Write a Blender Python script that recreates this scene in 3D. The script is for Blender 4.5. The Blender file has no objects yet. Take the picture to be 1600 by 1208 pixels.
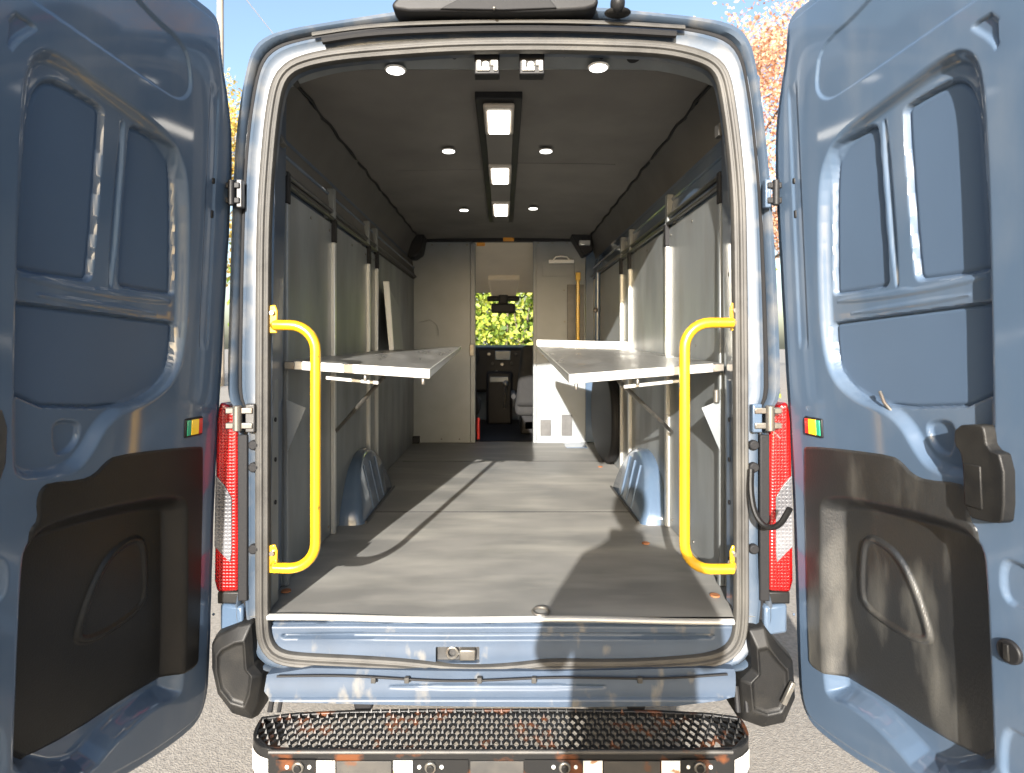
import bpy, bmesh, math, random
import numpy as np
from mathutils import Vector, Matrix
R = math.radians
random.seed(7); rng = np.random.default_rng(7)
S = bpy.context.scene
COL = S.collection
ZC = 1.636            # camera height above the ground
FL = -0.916           # load floor height relative to the camera
F = 928.0; CX = 787.0; CY = 540.0; D0 = 2.0

# ------------------------------------------------------------------ camera
cd = bpy.data.cameras.new('camera'); cam = bpy.data.objects.new('camera', cd); COL.objects.link(cam)
cam.location = (0, -D0, ZC); cam.rotation_euler = (R(90), 0, 0)
cd.sensor_width = 36; cd.lens = F / 1600 * 36
cd.shift_x = (800 - CX) / 1600; cd.shift_y = -(604 - CY) / 1600
cd.dof.use_dof = True; cd.dof.focus_distance = 2.3; cd.dof.aperture_fstop = 4.0
cd.clip_start = 0.01; cd.clip_end = 600
S.camera = cam
S.render.resolution_x = 1024; S.render.resolution_y = 773

# ------------------------------------------------------------------ light
SUN_EL = 17.5; SUN_AZ = 11.6         # sun behind the camera, a little to its left
w = bpy.data.worlds.new('World'); S.world = w; w.use_nodes = True
nt = w.node_tree
sky = nt.nodes.new('ShaderNodeTexSky'); sky.sky_type = 'NISHITA'; sky.sun_disc = False
sky.sun_elevation = R(SUN_EL); sky.sun_rotation = R(180 + SUN_AZ)
sky.air_density = 1.0; sky.dust_density = 3.0; sky.ozone_density = 1.2
nt.links.new(sky.outputs[0], nt.nodes['Background'].inputs[0])
nt.nodes['Background'].inputs[1].default_value = 0.115
sd = bpy.data.lights.new('sun', 'SUN'); so = bpy.data.objects.new('sun', sd); COL.objects.link(so)
sd.energy = 4.9; sd.angle = R(0.55); sd.color = (1.0, 0.955, 0.895)
tosun = Vector((-math.sin(R(SUN_AZ)) * math.cos(R(SUN_EL)), -math.cos(R(SUN_AZ)) * math.cos(R(SUN_EL)), math.sin(R(SUN_EL))))
so.rotation_euler = tosun.to_track_quat('Z', 'Y').to_euler(); so.location = (-3, -10, 8)
S.view_settings.view_transform = 'Standard'; S.view_settings.look = 'None'
S.view_settings.gamma = 1; S.view_settings.exposure = 1.75
S.render.engine = 'CYCLES'
S.cycles.max_bounces = 10; S.cycles.diffuse_bounces = 5; S.cycles.glossy_bounces = 4

# ------------------------------------------------------------------ materials
def mat(name, col, rough=0.5, metal=0.0, coat=0.0, coat_rough=0.06, var=0.0, vscale=6.0, vcol=None, bump=0.0, bscale=60.0,
        stretch=(1, 1, 1), rvar=0.0, emit=None, estr=0.0, spec=0.5, trans=0.0, detail=5.0, lo=0.35, hi=0.7, grime=None, gscale=3.0, gamt=0.5, glo=.5, ghi=.75, gstretch=(1,1,1)):
    m = bpy.data.materials.new(name); m.use_nodes = True
    t = m.node_tree; b = t.nodes['Principled BSDF']
    def N(k): return t.nodes.new(k)
    b.inputs['Base Color'].default_value = (*col, 1); b.inputs['Roughness'].default_value = rough
    b.inputs['Metallic'].default_value = metal; b.inputs['Coat Weight'].default_value = coat
    b.inputs['Coat Roughness'].default_value = coat_rough; b.inputs['Specular IOR Level'].default_value = spec
    b.inputs['Transmission Weight'].default_value = trans
    tc = N('ShaderNodeTexCoord')
    def noise(scale, st, det=detail):
        mp = N('ShaderNodeMapping'); mp.inputs['Scale'].default_value = st
        t.links.new(tc.outputs['Object'], mp.inputs[0])
        n = N('ShaderNodeTexNoise'); n.inputs['Scale'].default_value = scale; n.inputs['Detail'].default_value = det
        t.links.new(mp.outputs[0], n.inputs['Vector']); return n
    cur = None
    if var or vcol:
        n = noise(vscale, stretch)
        mr = N('ShaderNodeMapRange'); mr.inputs['From Min'].default_value = lo; mr.inputs['From Max'].default_value = hi
        t.links.new(n.outputs['Fac'], mr.inputs[0])
        mx = N('ShaderNodeMix'); mx.data_type = 'RGBA'
        c2 = vcol if vcol else tuple(c * (1 - var) for c in col)
        mx.inputs['A'].default_value = (*col, 1); mx.inputs['B'].default_value = (*c2, 1)
        t.links.new(mr.outputs[0], mx.inputs['Factor']); cur = mx.outputs['Result']
        if rvar:
            m2 = N('ShaderNodeMapRange'); m2.inputs['To Min'].default_value = rough; m2.inputs['To Max'].default_value = rough + rvar
            t.links.new(mr.outputs[0], m2.inputs[0]); t.links.new(m2.outputs[0], b.inputs['Roughness'])
    if grime:
        n = noise(gscale, gstretch, 8)
        mr = N('ShaderNodeMapRange'); mr.inputs['From Min'].default_value = glo; mr.inputs['From Max'].default_value = ghi
        mr.inputs['To Max'].default_value = gamt
        t.links.new(n.outputs['Fac'], mr.inputs[0])
        mx = N('ShaderNodeMix'); mx.data_type = 'RGBA'; mx.inputs['B'].default_value = (*grime, 1)
        if cur: t.links.new(cur, mx.inputs['A'])
        else: mx.inputs['A'].default_value = (*col, 1)
        t.links.new(mr.outputs[0], mx.inputs['Factor']); cur = mx.outputs['Result']
    if cur: t.links.new(cur, b.inputs['Base Color'])
    if bump:
        n = noise(bscale, stretch, 3)
        bp = N('ShaderNodeBump'); bp.inputs['Strength'].default_value = bump; bp.inputs['Distance'].default_value = 0.01
        t.links.new(n.outputs['Fac'], bp.inputs['Height']); t.links.new(bp.outputs[0], b.inputs['Normal'])
    if emit:
        b.inputs['Emission Color'].default_value = (*emit, 1); b.inputs['Emission Strength'].default_value = estr
    return m

M = {}
M['paint'] = mat('blue_grey_paint', (.068, .103, .156), .36, .05, 1.0, .08, var=.12, vscale=3, bump=.02, bscale=7, grime=(.26, .27, .27), gscale=5, gamt=.25, glo=.5, ghi=.8, gstretch=(1, 1, .4), spec=.15)
M['frame'] = mat('door_jamb_paint', (.044, .066, .098), .5, .05, .3, .3, var=.15, vscale=4, bump=.04, bscale=12, grime=(.20, .185, .16), gscale=9, gamt=.5, glo=.48, ghi=.7)
M['sill'] = mat('worn_sill_paint', (.042, .064, .100), .55, 0, .15, .4, var=.2, vscale=7, stretch=(1, 1, 1), bump=.04, bscale=18, grime=(.16, .15, .13), gscale=16, gamt=.7, gstretch=(1, 1, .5), glo=.6, ghi=.72)
M['inner_skin'] = mat('satin_inner_skin', (.060, .091, .140), .5, 0, .12, .25, var=.08, vscale=3, spec=.25, bump=.02, bscale=5)
M['seal'] = mat('dusty_rubber_seal', (.050, .048, .044), .62, var=.45, vscale=14, grime=(.095, .090, .078), gscale=7, gamt=.6, bump=.1, bscale=40)
M['rubber'] = mat('black_rubber', (.014, .014, .015), .6, bump=.05, bscale=80, spec=.2)
M['black'] = mat('black_plastic', (.014, .014, .015), .5, var=.3, vscale=20, bump=.06, bscale=250, spec=.25)
M['grey_plastic'] = mat('weathered_grey_plastic', (.009, .009, .009), .5, var=.3, vscale=12, bump=.1, bscale=300, grime=(.03, .028, .024), gscale=8, gamt=.5, spec=.3)
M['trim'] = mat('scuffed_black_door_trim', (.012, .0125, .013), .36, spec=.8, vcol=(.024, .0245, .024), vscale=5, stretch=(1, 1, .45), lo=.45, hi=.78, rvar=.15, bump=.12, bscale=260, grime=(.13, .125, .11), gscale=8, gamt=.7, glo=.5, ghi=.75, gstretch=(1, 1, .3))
M['trim_shaded'] = mat('shaded_black_door_trim', (.008, .0078, .0072), .42, vcol=(.013, .012, .011), vscale=5, bump=.12, bscale=260, spec=.3)  # same trim plastic, shade of the left door put into its darker colour
M['wall'] = mat('grey_wall_lining', (.185, .200, .203), .36, .15, var=.3, vscale=5, stretch=(1, 1, .35), rvar=.12, bump=.03, bscale=30, grime=(.13, .12, .105), gscale=7, gamt=.5, gstretch=(1, 1, .3))
M['bulkhead'] = mat('grey_bulkhead_steel', (.205, .222, .230), .38, .05, var=.15, vscale=4, bump=.02, bscale=14)
M['strip'] = mat('anodised_strip', (.56, .56, .53), .3, .55, var=.2, vscale=9, stretch=(1, 1, .2))
M['alu'] = mat('brushed_aluminium', (.46, .46, .44), .34, .4, var=.15, vscale=20, stretch=(.2, 1, 1), bump=.02)
M['shelf_top'] = mat('scratched_shelf_metal', (.36, .36, .345), .27, .8, var=.12, vscale=3, stretch=(4, 1, 1), rvar=.2, bump=.02, bscale=20)
M['white'] = mat('white_enamel', (.78, .77, .72), .35, var=.06, vscale=9)
M['yellow'] = mat('yellow_handle_paint', (.58, .33, .008), .28, 0, 1, .12, grime=(.10, .06, .02), gscale=26, gamt=.8, glo=.66, ghi=.70, var=.2, vscale=12)
M['ceiling'] = mat('charcoal_ceiling_lining', (.155, .146, .132), .85, var=.25, vscale=3, bump=.12, bscale=200)
M['side_lining'] = mat('charcoal_side_lining', (.095, .090, .082), .85, var=.2, vscale=4, bump=.12, bscale=180)
M['beige'] = mat('beige_headliner', (.66, .59, .47), .85, var=.1, vscale=3, bump=.05, bscale=120)
M['lamp_case'] = mat('lamp_housing', (.35, .32, .28), .5)
M['lamp_on'] = mat('lit_diffuser', (.9, .88, .84), .4, emit=(1, .93, .82), estr=2.6)
M['spot_on'] = mat('spot_lens', (.9, .9, .88), .3, emit=(1, .97, .92), estr=1.5)
M['red_lens'] = mat('red_lens', (.42, .006, .005), .15, 0, 1, .05, vcol=(.16, .002, .002), vscale=4, stretch=(1, 1, 4), lo=.4, hi=.6, bump=.35, bscale=90)
M['clear_lens'] = mat('clear_reversing_lens', (.22, .22, .23), .2, .4, .6, .06, vcol=(.07, .07, .075), vscale=30, stretch=(1, 1, 3), lo=.4, hi=.6, bump=.8, bscale=120)
M['red'] = mat('red_reflector', (.55, .03, .02), .3, coat=.6)
M['amber'] = mat('amber_reflector', (.95, .62, .02), .3, coat=.6, emit=(1, .6, .02), estr=0)
M['green'] = mat('green_reflector', (.02, .30, .16), .3, coat=.6)
M['orange'] = mat('orange_marker', (.75, .32, .03), .4)
M['steel'] = mat('zinc_steel', (.20, .19, .17), .38, .7, var=.3, vscale=30, grime=(.2, .12, .07), gscale=20, gamt=.4)
M['dark_steel'] = mat('dark_steel', (.09, .09, .09), .4, .6, var=.3, vscale=20)
M['step'] = mat('chipped_black_step_steel', (.010, .010, .010), .4, 0, 0, .15, spec=.25, grime=(.11, .038, .014), gscale=15, gamt=.9, glo=.58, ghi=.66)
M['step_frame'] = mat('black_step_frame', (.012, .012, .012), .4, 0, .1, .2, spec=.3, grime=(.11, .038, .014), gscale=11, gamt=.9, glo=.56, ghi=.66)
M['step_grey'] = mat('step_face_grey_plate', (.06, .056, .05), .55, .1, vcol=(.03, .03, .03), vscale=14, grime=(.09, .04, .02), gscale=18, gamt=.9, glo=.62, ghi=.68)
M['seat'] = mat('dark_grey_seat_cloth', (.016, .0155, .015), .9, var=.3, vscale=20, bump=.2, bscale=300)
M['dash'] = mat('black_dashboard', (.008, .008, .009), .5, var=.3, vscale=8, spec=.15)
M['glass'] = mat('windscreen_glass', (.95, .97, .96), 0.0, trans=1.0); M['glass'].node_tree.nodes['Principled BSDF'].inputs['IOR'].default_value = 1.05
M['screen'] = mat('display_screen', (.03, .06, .09), .15)
M['tyre'] = mat('tyre_rubber', (.02, .02, .02), .8, bump=.2, bscale=60)
M['bark'] = mat('bark', (.13, .105, .08), .9, var=.5, vscale=4, stretch=(1, 1, .2), bump=.6, bscale=20)
M['pole'] = mat('weathered_pole_wood', (.34, .29, .23), .85, var=.4, vscale=5, stretch=(1, 1, .1))
M['skin'] = mat('skin', (.5, .3, .22), .5)
M['jacket'] = mat('dark_jacket_cloth', (.04, .045, .06), .85, bump=.2, bscale=120)
M['trousers'] = mat('denim', (.05, .07, .12), .85, bump=.2, bscale=200)
M['hair'] = mat('dark_hair', (.03, .02, .015), .6)
def leafmat(name, c1, c2, c3):
    m = bpy.data.materials.new(name); m.use_nodes = True; t = m.node_tree; b = t.nodes['Principled BSDF']
    b.inputs['Roughness'].default_value = .55
    g = t.nodes.new('ShaderNodeNewGeometry'); r = t.nodes.new('ShaderNodeValToRGB')
    r.color_ramp.elements[0].color = (*c1, 1); r.color_ramp.elements[1].color = (*c3, 1)
    e = r.color_ramp.elements.new(.5); e.color = (*c2, 1)
    t.links.new(g.outputs['Random Per Island'], r.inputs[0]); t.links.new(r.outputs[0], b.inputs['Base Color'])
    tr = t.nodes.new('ShaderNodeBsdfTranslucent'); t.links.new(r.outputs[0], tr.inputs[0])
    mx = t.nodes.new('ShaderNodeMixShader'); mx.inputs[0].default_value = .35
    t.links.new(b.outputs[0], mx.inputs[1]); t.links.new(tr.outputs[0], mx.inputs[2])
    t.links.new(mx.outputs[0], t.nodes['Material Output'].inputs[0]); return m
M['leaf_orange'] = leafmat('autumn_orange_leaves', (.55, .20, .06), (.70, .36, .10), (.62, .45, .18))
M['leaf_yellow'] = leafmat('autumn_yellow_leaves', (.62, .40, .05), (.72, .52, .12), (.40, .36, .08))
M['leaf_pink'] = leafmat('autumn_red_leaves', (.52, .24, .15), (.62, .36, .22), (.66, .48, .32))
M['leaf_green'] = leafmat('green_leaves', (.06, .11, .025), (.10, .16, .035), (.16, .20, .05))
M['leaf_hedge'] = leafmat('hedge_leaves', (.05, .10, .015), (.30, .40, .055), (.50, .50, .10))

def lensmat(name, c1, c2, cell):
    m = bpy.data.materials.new(name); m.use_nodes = True; t = m.node_tree; b = t.nodes['Principled BSDF']
    tc = t.nodes.new('ShaderNodeTexCoord')
    sx = t.nodes.new('ShaderNodeSeparateXYZ'); t.links.new(tc.outputs['Object'], sx.inputs[0])
    def wave(o, k):
        a = t.nodes.new('ShaderNodeMath'); a.operation = 'MULTIPLY'; a.inputs[1].default_value = k; t.links.new(sx.outputs[o], a.inputs[0])
        c = t.nodes.new('ShaderNodeMath'); c.operation = 'SINE'; t.links.new(a.outputs[0], c.inputs[0]); return c
    a, c, big = wave(2, 6.283 / cell), wave(0, 6.283 / cell), wave(2, 21.0)
    ad = t.nodes.new('ShaderNodeMath'); ad.operation = 'MAXIMUM'; t.links.new(a.outputs[0], ad.inputs[0]); t.links.new(c.outputs[0], ad.inputs[1])
    n = t.nodes.new('ShaderNodeTexNoise'); n.inputs['Scale'].default_value = 14; t.links.new(tc.outputs['Object'], n.inputs['Vector'])
    s1 = t.nodes.new('ShaderNodeMath'); s1.operation = 'MULTIPLY_ADD'; s1.inputs[1].default_value = .09; s1.inputs[2].default_value = .30; t.links.new(ad.outputs[0], s1.inputs[0])
    s2 = t.nodes.new('ShaderNodeMath'); s2.operation = 'MULTIPLY_ADD'; s2.inputs[1].default_value = .22; t.links.new(big.outputs[0], s2.inputs[0]); t.links.new(s1.outputs[0], s2.inputs[2])
    s3 = t.nodes.new('ShaderNodeMath'); s3.operation = 'MULTIPLY_ADD'; s3.inputs[1].default_value = .35; t.links.new(n.outputs['Fac'], s3.inputs[0]); t.links.new(s2.outputs[0], s3.inputs[2]); s3.use_clamp = True
    mx = t.nodes.new('ShaderNodeMix'); mx.data_type = 'RGBA'; mx.inputs['A'].default_value = (*c1, 1); mx.inputs['B'].default_value = (*c2, 1)
    t.links.new(s3.outputs[0], mx.inputs['Factor']); t.links.new(mx.outputs['Result'], b.inputs['Base Color'])
    b.inputs['Roughness'].default_value = .25; b.inputs['Coat Weight'].default_value = 1; b.inputs['Coat Roughness'].default_value = .04
    bp = t.nodes.new('ShaderNodeBump'); bp.inputs['Strength'].default_value = .35; bp.inputs['Distance'].default_value = .003
    t.links.new(ad.outputs[0], bp.inputs['Height']); t.links.new(bp.outputs[0], b.inputs['Normal']); return m
M['red_lens'] = lensmat('moulded_red_lens', (.10, .001, .001), (.42, .006, .005), .011)
M['clear_lens'] = lensmat('moulded_clear_lens', (.04, .04, .045), (.17, .17, .18), .013)

# load floor: grey rubber with drag marks running across it
def floor_mat():
    m = mat('grey_rubber_floor', (.145, .144, .136), .5, vcol=(.21, .205, .19), vscale=3.6, stretch=(.7, 1.15, 1), lo=.34, hi=.66, rvar=.12,
            bump=.05, bscale=30, grime=(.33, .32, .285), gscale=3.4, gamt=.6, glo=.46, ghi=.72, gstretch=(.55, 1.9, 1))
    return m
M['floor'] = floor_mat()
def ground_mat():
    m = bpy.data.materials.new('pale_gravelly_asphalt'); m.use_nodes = True; t = m.node_tree; b = t.nodes['Principled BSDF']
    tc = t.nodes.new('ShaderNodeTexCoord')
    v = t.nodes.new('ShaderNodeTexVoronoi'); v.inputs['Scale'].default_value = 130
    n = t.nodes.new('ShaderNodeTexNoise'); n.inputs['Scale'].default_value = 1.2; n.inputs['Detail'].default_value = 10
    n2 = t.nodes.new('ShaderNodeTexNoise'); n2.inputs['Scale'].default_value = 45; n2.inputs['Detail'].default_value = 4
    for q in (v, n, n2): t.links.new(tc.outputs['Object'], q.inputs['Vector'])
    r = t.nodes.new('ShaderNodeValToRGB')
    r.color_ramp.elements[0].color = (.21, .19, .165, 1); r.color_ramp.elements[0].position = .3
    r.color_ramp.elements[1].color = (.29, .265, .23, 1); r.color_ramp.elements[1].position = .62
    t.links.new(n2.outputs['Fac'], r.inputs[0])
    mx = t.nodes.new('ShaderNodeMix'); mx.data_type = 'RGBA'; mx.blend_type = 'MULTIPLY'; mx.inputs['Factor'].default_value = .25
    r2 = t.nodes.new('ShaderNodeValToRGB'); r2.color_ramp.elements[0].color = (.55, .55, .55, 1); r2.color_ramp.elements[0].position = .3
    r2.color_ramp.elements[1].position = .65
    t.links.new(n.outputs['Fac'], r2.inputs[0]); t.links.new(r.outputs[0], mx.inputs['A']); t.links.new(r2.outputs[0], mx.inputs['B'])
    t.links.new(mx.outputs['Result'], b.inputs['Base Color']); b.inputs['Roughness'].default_value = .9
    bp = t.nodes.new('ShaderNodeBump'); bp.inputs['Strength'].default_value = .35; bp.inputs['Distance'].default_value = .004
    t.links.new(v.outputs['Distance'], bp.inputs['Height']); t.links.new(bp.outputs[0], b.inputs['Normal'])
    return m
M['ground'] = ground_mat()

# ------------------------------------------------------------------ helpers
def V(x, y, z): return Vector((x, y, z + ZC))          # z relative to the eye height
def pt(px, py, D): return V((px - CX) * D / F, D - D0, (CY - py) * D / F)
def link(name, me, m, parent):
    o = bpy.data.objects.new(name, me); COL.objects.link(o)
    if m is not None:
        me.materials.clear(); me.materials.append(m)
    if parent is not None: o.parent = parent
    return o
def tag(o, label=None, cat=None, group=None, kind=None):
    if label: o['label'] = label
    if cat: o['category'] = cat
    if group: o['group'] = group
    if kind: o['kind'] = kind
    return o
def empty(name, loc=(0, 0, 0), parent=None):
    o = bpy.data.objects.new(name, None); COL.objects.link(o); o.location = loc; o.empty_display_size = .2
    if parent is not None: o.parent = parent
    return o
class MB:
    def __init__(s): s.v = []; s.f = []
    def add(s, vs, fs):
        k = len(s.v); s.v += [tuple(p) for p in vs]; s.f += [tuple(i + k for i in f) for f in fs]; return s
    def hexa(s, p):      # 8 points: bottom loop, top loop
        return s.add(p, [(3, 2, 1, 0), (4, 5, 6, 7), (0, 1, 5, 4), (1, 2, 6, 5), (2, 3, 7, 6), (3, 0, 4, 7)])
    def box(s, x0, x1, y0, y1, z0, z1, rot=None, piv=None):
        p = [V(x0, y0, z0), V(x1, y0, z0), V(x1, y1, z0), V(x0, y1, z0), V(x0, y0, z1), V(x1, y0, z1), V(x1, y1, z1), V(x0, y1, z1)]
        if rot is not None:
            c = piv if piv is not None else sum(p, Vector()) / 8
            p = [c + rot @ (q - c) for q in p]
        return s.hexa(p)
    def prism(s, loop, off):   # loop of Vectors, extruded by off
        n = len(loop); off = Vector(off)
        vs = list(loop) + [p + off for p in loop]
        fs = [tuple(range(n))[::-1], tuple(range(n, 2 * n))] + [(i, (i + 1) % n, n + (i + 1) % n, n + i) for i in range(n)]
        return s.add(vs, fs)
    def tube(s, pts, r, n=12, cap=True, ry=None):
        pts = [Vector(p) for p in pts]; rs = r if isinstance(r, (list, tuple)) else [r] * len(pts)
        vs = []; u = None
        for i, p in enumerate(pts):
            d = (pts[min(i + 1, len(pts) - 1)] - pts[max(i - 1, 0)]).normalized()
            if u is None:
                u = d.orthogonal().normalized()
            u = (u - d * u.dot(d)).normalized(); w_ = d.cross(u)
            for k in range(n):
                a = 2 * math.pi * k / n
                vs.append(p + u * math.cos(a) * rs[i] + w_ * math.sin(a) * (ry or rs[i]))
        fs = [(i * n + k, i * n + (k + 1) % n, (i + 1) * n + (k + 1) % n, (i + 1) * n + k) for i in range(len(pts) - 1) for k in range(n)]
        if cap: fs += [tuple(range(n))[::-1], tuple(range((len(pts) - 1) * n, len(pts) * n))]
        return s.add(vs, fs)
    def cyl(s, c, axis, r, h, n=20):
        c = Vector(c); a = Vector(axis).normalized(); return s.tube([c - a * h / 2, c + a * h / 2], r, n)
    def ball(s, c, rx, ry, rz, n=16, m=10):
        vs = []; c = Vector(c)
        for i in range(m + 1):
            t = math.pi * i / m
            for k in range(n):
                a = 2 * math.pi * k / n
                vs.append(c + Vector((rx * math.sin(t) * math.cos(a), ry * math.sin(t) * math.sin(a), rz * math.cos(t))))
        fs = [(i * n + k, i * n + (k + 1) % n, (i + 1) * n + (k + 1) % n, (i + 1) * n + k) for i in range(m) for k in range(n)]
        return s.add(vs, fs)
    def build(s, name, m, parent=None, bevel=0.0, seg=2, smooth=True, sub=0, angle=35):
        me = bpy.data.meshes.new(name); me.from_pydata(s.v, [], s.f); me.validate()
        bm = bmesh.new(); bm.from_mesh(me); bmesh.ops.recalc_face_normals(bm, faces=bm.faces); bm.to_mesh(me); bm.free()
        o = link(name, me, m, parent)
        if smooth:
            for p in me.polygons: p.use_smooth = True
            if not sub: me.set_sharp_from_angle(angle=R(angle))
        if bevel:
            b = o.modifiers.new('bevel', 'BEVEL'); b.width = bevel; b.segments = seg; b.limit_method = 'ANGLE'; b.angle_limit = R(30); b.harden_normals = False
        if sub:
            q = o.modifiers.new('sub', 'SUBSURF'); q.levels = sub; q.render_levels = sub
        return o
def box(name, m, parent, x0, x1, y0, y1, z0, z1, bevel=.003, **k): return MB().box(x0, x1, y0, y1, z0, z1).build(name, m, parent, bevel, **k)
def chaikin(P, it=2, closed=True):
    P = [tuple(p) for p in P]
    for _ in range(it):
        Q = []; n = len(P)
        for i in range(n if closed else n - 1):
            a, b = P[i], P[(i + 1) % n]
            Q.append(tuple(.75 * x + .25 * y for x, y in zip(a, b))); Q.append(tuple(.25 * x + .75 * y for x, y in zip(a, b)))
        if not closed: Q = [P[0]] + Q + [P[-1]]
        P = Q
    return P
def sdf(U, W, P):
    """signed distance (negative inside) and the nearest boundary point"""
    P = np.asarray(P, float); n = len(P)
    best = np.full(U.shape, 1e9); bx = np.zeros(U.shape); by = np.zeros(U.shape); ins = np.zeros(U.shape, bool)
    for i in range(n):
        a = P[i]; b = P[(i + 1) % n]; e = b - a; L = e @ e + 1e-12
        t = np.clip(((U - a[0]) * e[0] + (W - a[1]) * e[1]) / L, 0, 1)
        qx = a[0] + t * e[0]; qy = a[1] + t * e[1]
        d = (U - qx) ** 2 + (W - qy) ** 2
        m = d < best; best[m] = d[m]; bx[m] = qx[m]; by[m] = qy[m]
        if a[1] != b[1]:
            c = ((a[1] > W) != (b[1] > W)) & (U < (b[0] - a[0]) * (W - a[1]) / (b[1] - a[1]) + a[0])
            ins ^= c
    d = np.sqrt(best); d[ins] *= -1
    return d, bx, by
def sstep(t): t = np.clip(t, 0, 1); return t * t * (3 - 2 * t)
def relief(name, m, parent, outline, depth, to3d, cell=.004, skirt=.02, holes=(), smooth_deg=50):
    """pressed sheet: grid over (u,w) trimmed to an outline, depth(U,W) pressed into it, edges turned back"""
    P = np.asarray(outline, float)
    u = np.arange(P[:, 0].min() - 2 * cell, P[:, 0].max() + 2 * cell, cell); ww = np.arange(P[:, 1].min() - 2 * cell, P[:, 1].max() + 2 * cell, cell)
    U, W_ = np.meshgrid(u, ww); d, bx, by = sdf(U, W_, P)
    for H in holes:
        dh, hx, hy = sdf(U, W_, H); dh = -dh
        k = dh > d; d = np.where(k, dh, d); bx = np.where(k, hx, bx); by = np.where(k, hy, by)
    snap = np.abs(d) < cell * .75
    snap |= (d > 0) & (d < cell * 1.1)
    U2 = np.where(snap, bx, U); W2 = np.where(snap, by, W_); ok = (d <= 0) | snap
    dep = depth(U2, W2)
    X, Y, Z = to3d(U2, W2, dep)
    f = ok[:-1, :-1] & ok[1:, :-1] & ok[:-1, 1:] & ok[1:, 1:]
    instr = (d[:-1, :-1] < -cell * .3) | (d[1:, :-1] < -cell * .3) | (d[:-1, 1:] < -cell * .3) | (d[1:, 1:] < -cell * .3)
    f &= instr
    idx = np.arange(U.size).reshape(U.shape)
    A = np.stack([idx[:-1, :-1][f], idx[:-1, 1:][f], idx[1:, 1:][f], idx[1:, :-1][f]], 1)
    used = np.unique(A); remap = -np.ones(U.size, int); remap[used] = np.arange(len(used))
    A = remap[A]; VV = np.stack([X.ravel()[used], Y.ravel()[used], Z.ravel()[used]], 1)
    E = np.concatenate([A[:, [0, 1]], A[:, [1, 2]], A[:, [2, 3]], A[:, [3, 0]]]); key = np.sort(E, 1)
    _, inv, cnt = np.unique(key[:, 0] * 10000000 + key[:, 1], return_inverse=True, return_counts=True)
    B = E[cnt[inv] == 1]
    Xb, Yb, Zb = to3d(U2, W2, dep + skirt)
    Bk = np.stack([Xb.ravel()[used], Yb.ravel()[used], Zb.ravel()[used]], 1)
    bv = np.unique(B); off = -np.ones(len(VV), int); off[bv] = len(VV) + np.arange(len(bv))
    VV = np.concatenate([VV, Bk[bv]])
    A = np.concatenate([A, np.stack([B[:, 1], B[:, 0], off[B[:, 0]], off[B[:, 1]]], 1)])
    me = bpy.data.meshes.new(name); me.from_pydata(VV.tolist(), [], A.tolist())
    o = link(name, me, m, parent)
    for p in me.polygons: p.use_smooth = True
    me.set_sharp_from_angle(angle=R(smooth_deg)); return o

# ================================================================== SETTING
def ground():
    me = bpy.data.meshes.new('ground'); N = 60
    xs = [math.copysign(abs(t) ** 2.2, t) * 260 for t in np.linspace(-1, 1, N)]
    vs = [(x, y, 0.0) for y in xs for x in xs]
    fs = [(j * N + i, j * N + i + 1, (j + 1) * N + i + 1, (j + 1) * N + i) for j in range(N - 1) for i in range(N - 1)]
    me.from_pydata(vs, [], fs); o = link('ground', me, M['ground'], None); tag(o, kind='structure')
ground()

# ================================================================== THE VAN
van = empty('cargo_van'); tag(van, 'blue grey high roof van with both rear doors open and an empty shelved load bay', 'van')

# ---- door geometry
PH = R(80); LEAN = .045; XH = .955
def door_uw(px, py, d=0.0):     # a position seen on the right-hand door, pressed d deep -> metres along and up the door
    q = (px - CX) / F
    D = (XH + .1763 * D0 + 1.0154 * d) / (q + .1763 + LEAN * (CY - py) / F)
    return ((D0 - D + d * math.cos(PH)) / math.sin(PH), (CY - py) * D / F)
def dpoly(pts, it=2, d=0.0): return chaikin([door_uw(p[0], p[1], p[2] if len(p) > 2 else d) for p in pts], it)
def door3d(sgn):
    c, s_ = math.cos(PH), math.sin(PH)
    def f(U, W_, d):
        x = XH - LEAN * W_ + U * c + d * s_; y = -U * s_ + d * c
        return sgn * x, y, W_ + ZC
    return f
def dv(sgn, u, w_, d):
    x, y, z = door3d(sgn)(u, w_, d); return Vector((x, y, z))
OUT = dpoly([(1300, -28), (1266, 0), (1240, 20), (1231, 42), (1229, 90), (1219, 150), (1212, 212), (1213, 302), (1222, 450), (1230, 604), (1238, 729), (1244, 906), (1247, 1031), (1251, 1090), (1266, 1130), (1300, 1160), (1375, 1211)], 0, .018)
OUT += [(.62, -1.135), (.80, -1.125), (.835, -1.10), (.845, -1.0), (.845, 1.0), (.83, 1.16), (.78, 1.22), (.45, 1.19)]
OUT = chaikin(OUT, 2)
REC = dpoly([(1282, 300), (1291, 248), (1318, 204), (1400, 143), (1485, 80), (1522, 74), (1543, 105), (1551, 200), (1557, 350), (1562, 600), (1563, 700), (1560, 752), (1500, 752), (1455, 736), (1432, 706), (1412, 668), (1385, 645), (1345, 632), (1306, 600), (1288, 548), (1282, 430)], 2, .012)
PANE1 = dpoly([(1318, 462), (1306, 463), (1304, 452), (1303, 300), (1307, 245), (1315, 226), (1340, 209), (1364, 195), (1374, 196), (1378, 210), (1394, 428), (1393, 445), (1384, 452)], 1, .034)
PANE2 = dpoly([(1413, 184), (1416, 168), (1430, 157), (1478, 129), (1499, 122), (1517, 128), (1532, 151), (1540, 200), (1553, 400), (1553, 422), (1541, 427), (1450, 441), (1437, 440), (1431, 426)], 1, .034)
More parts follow.
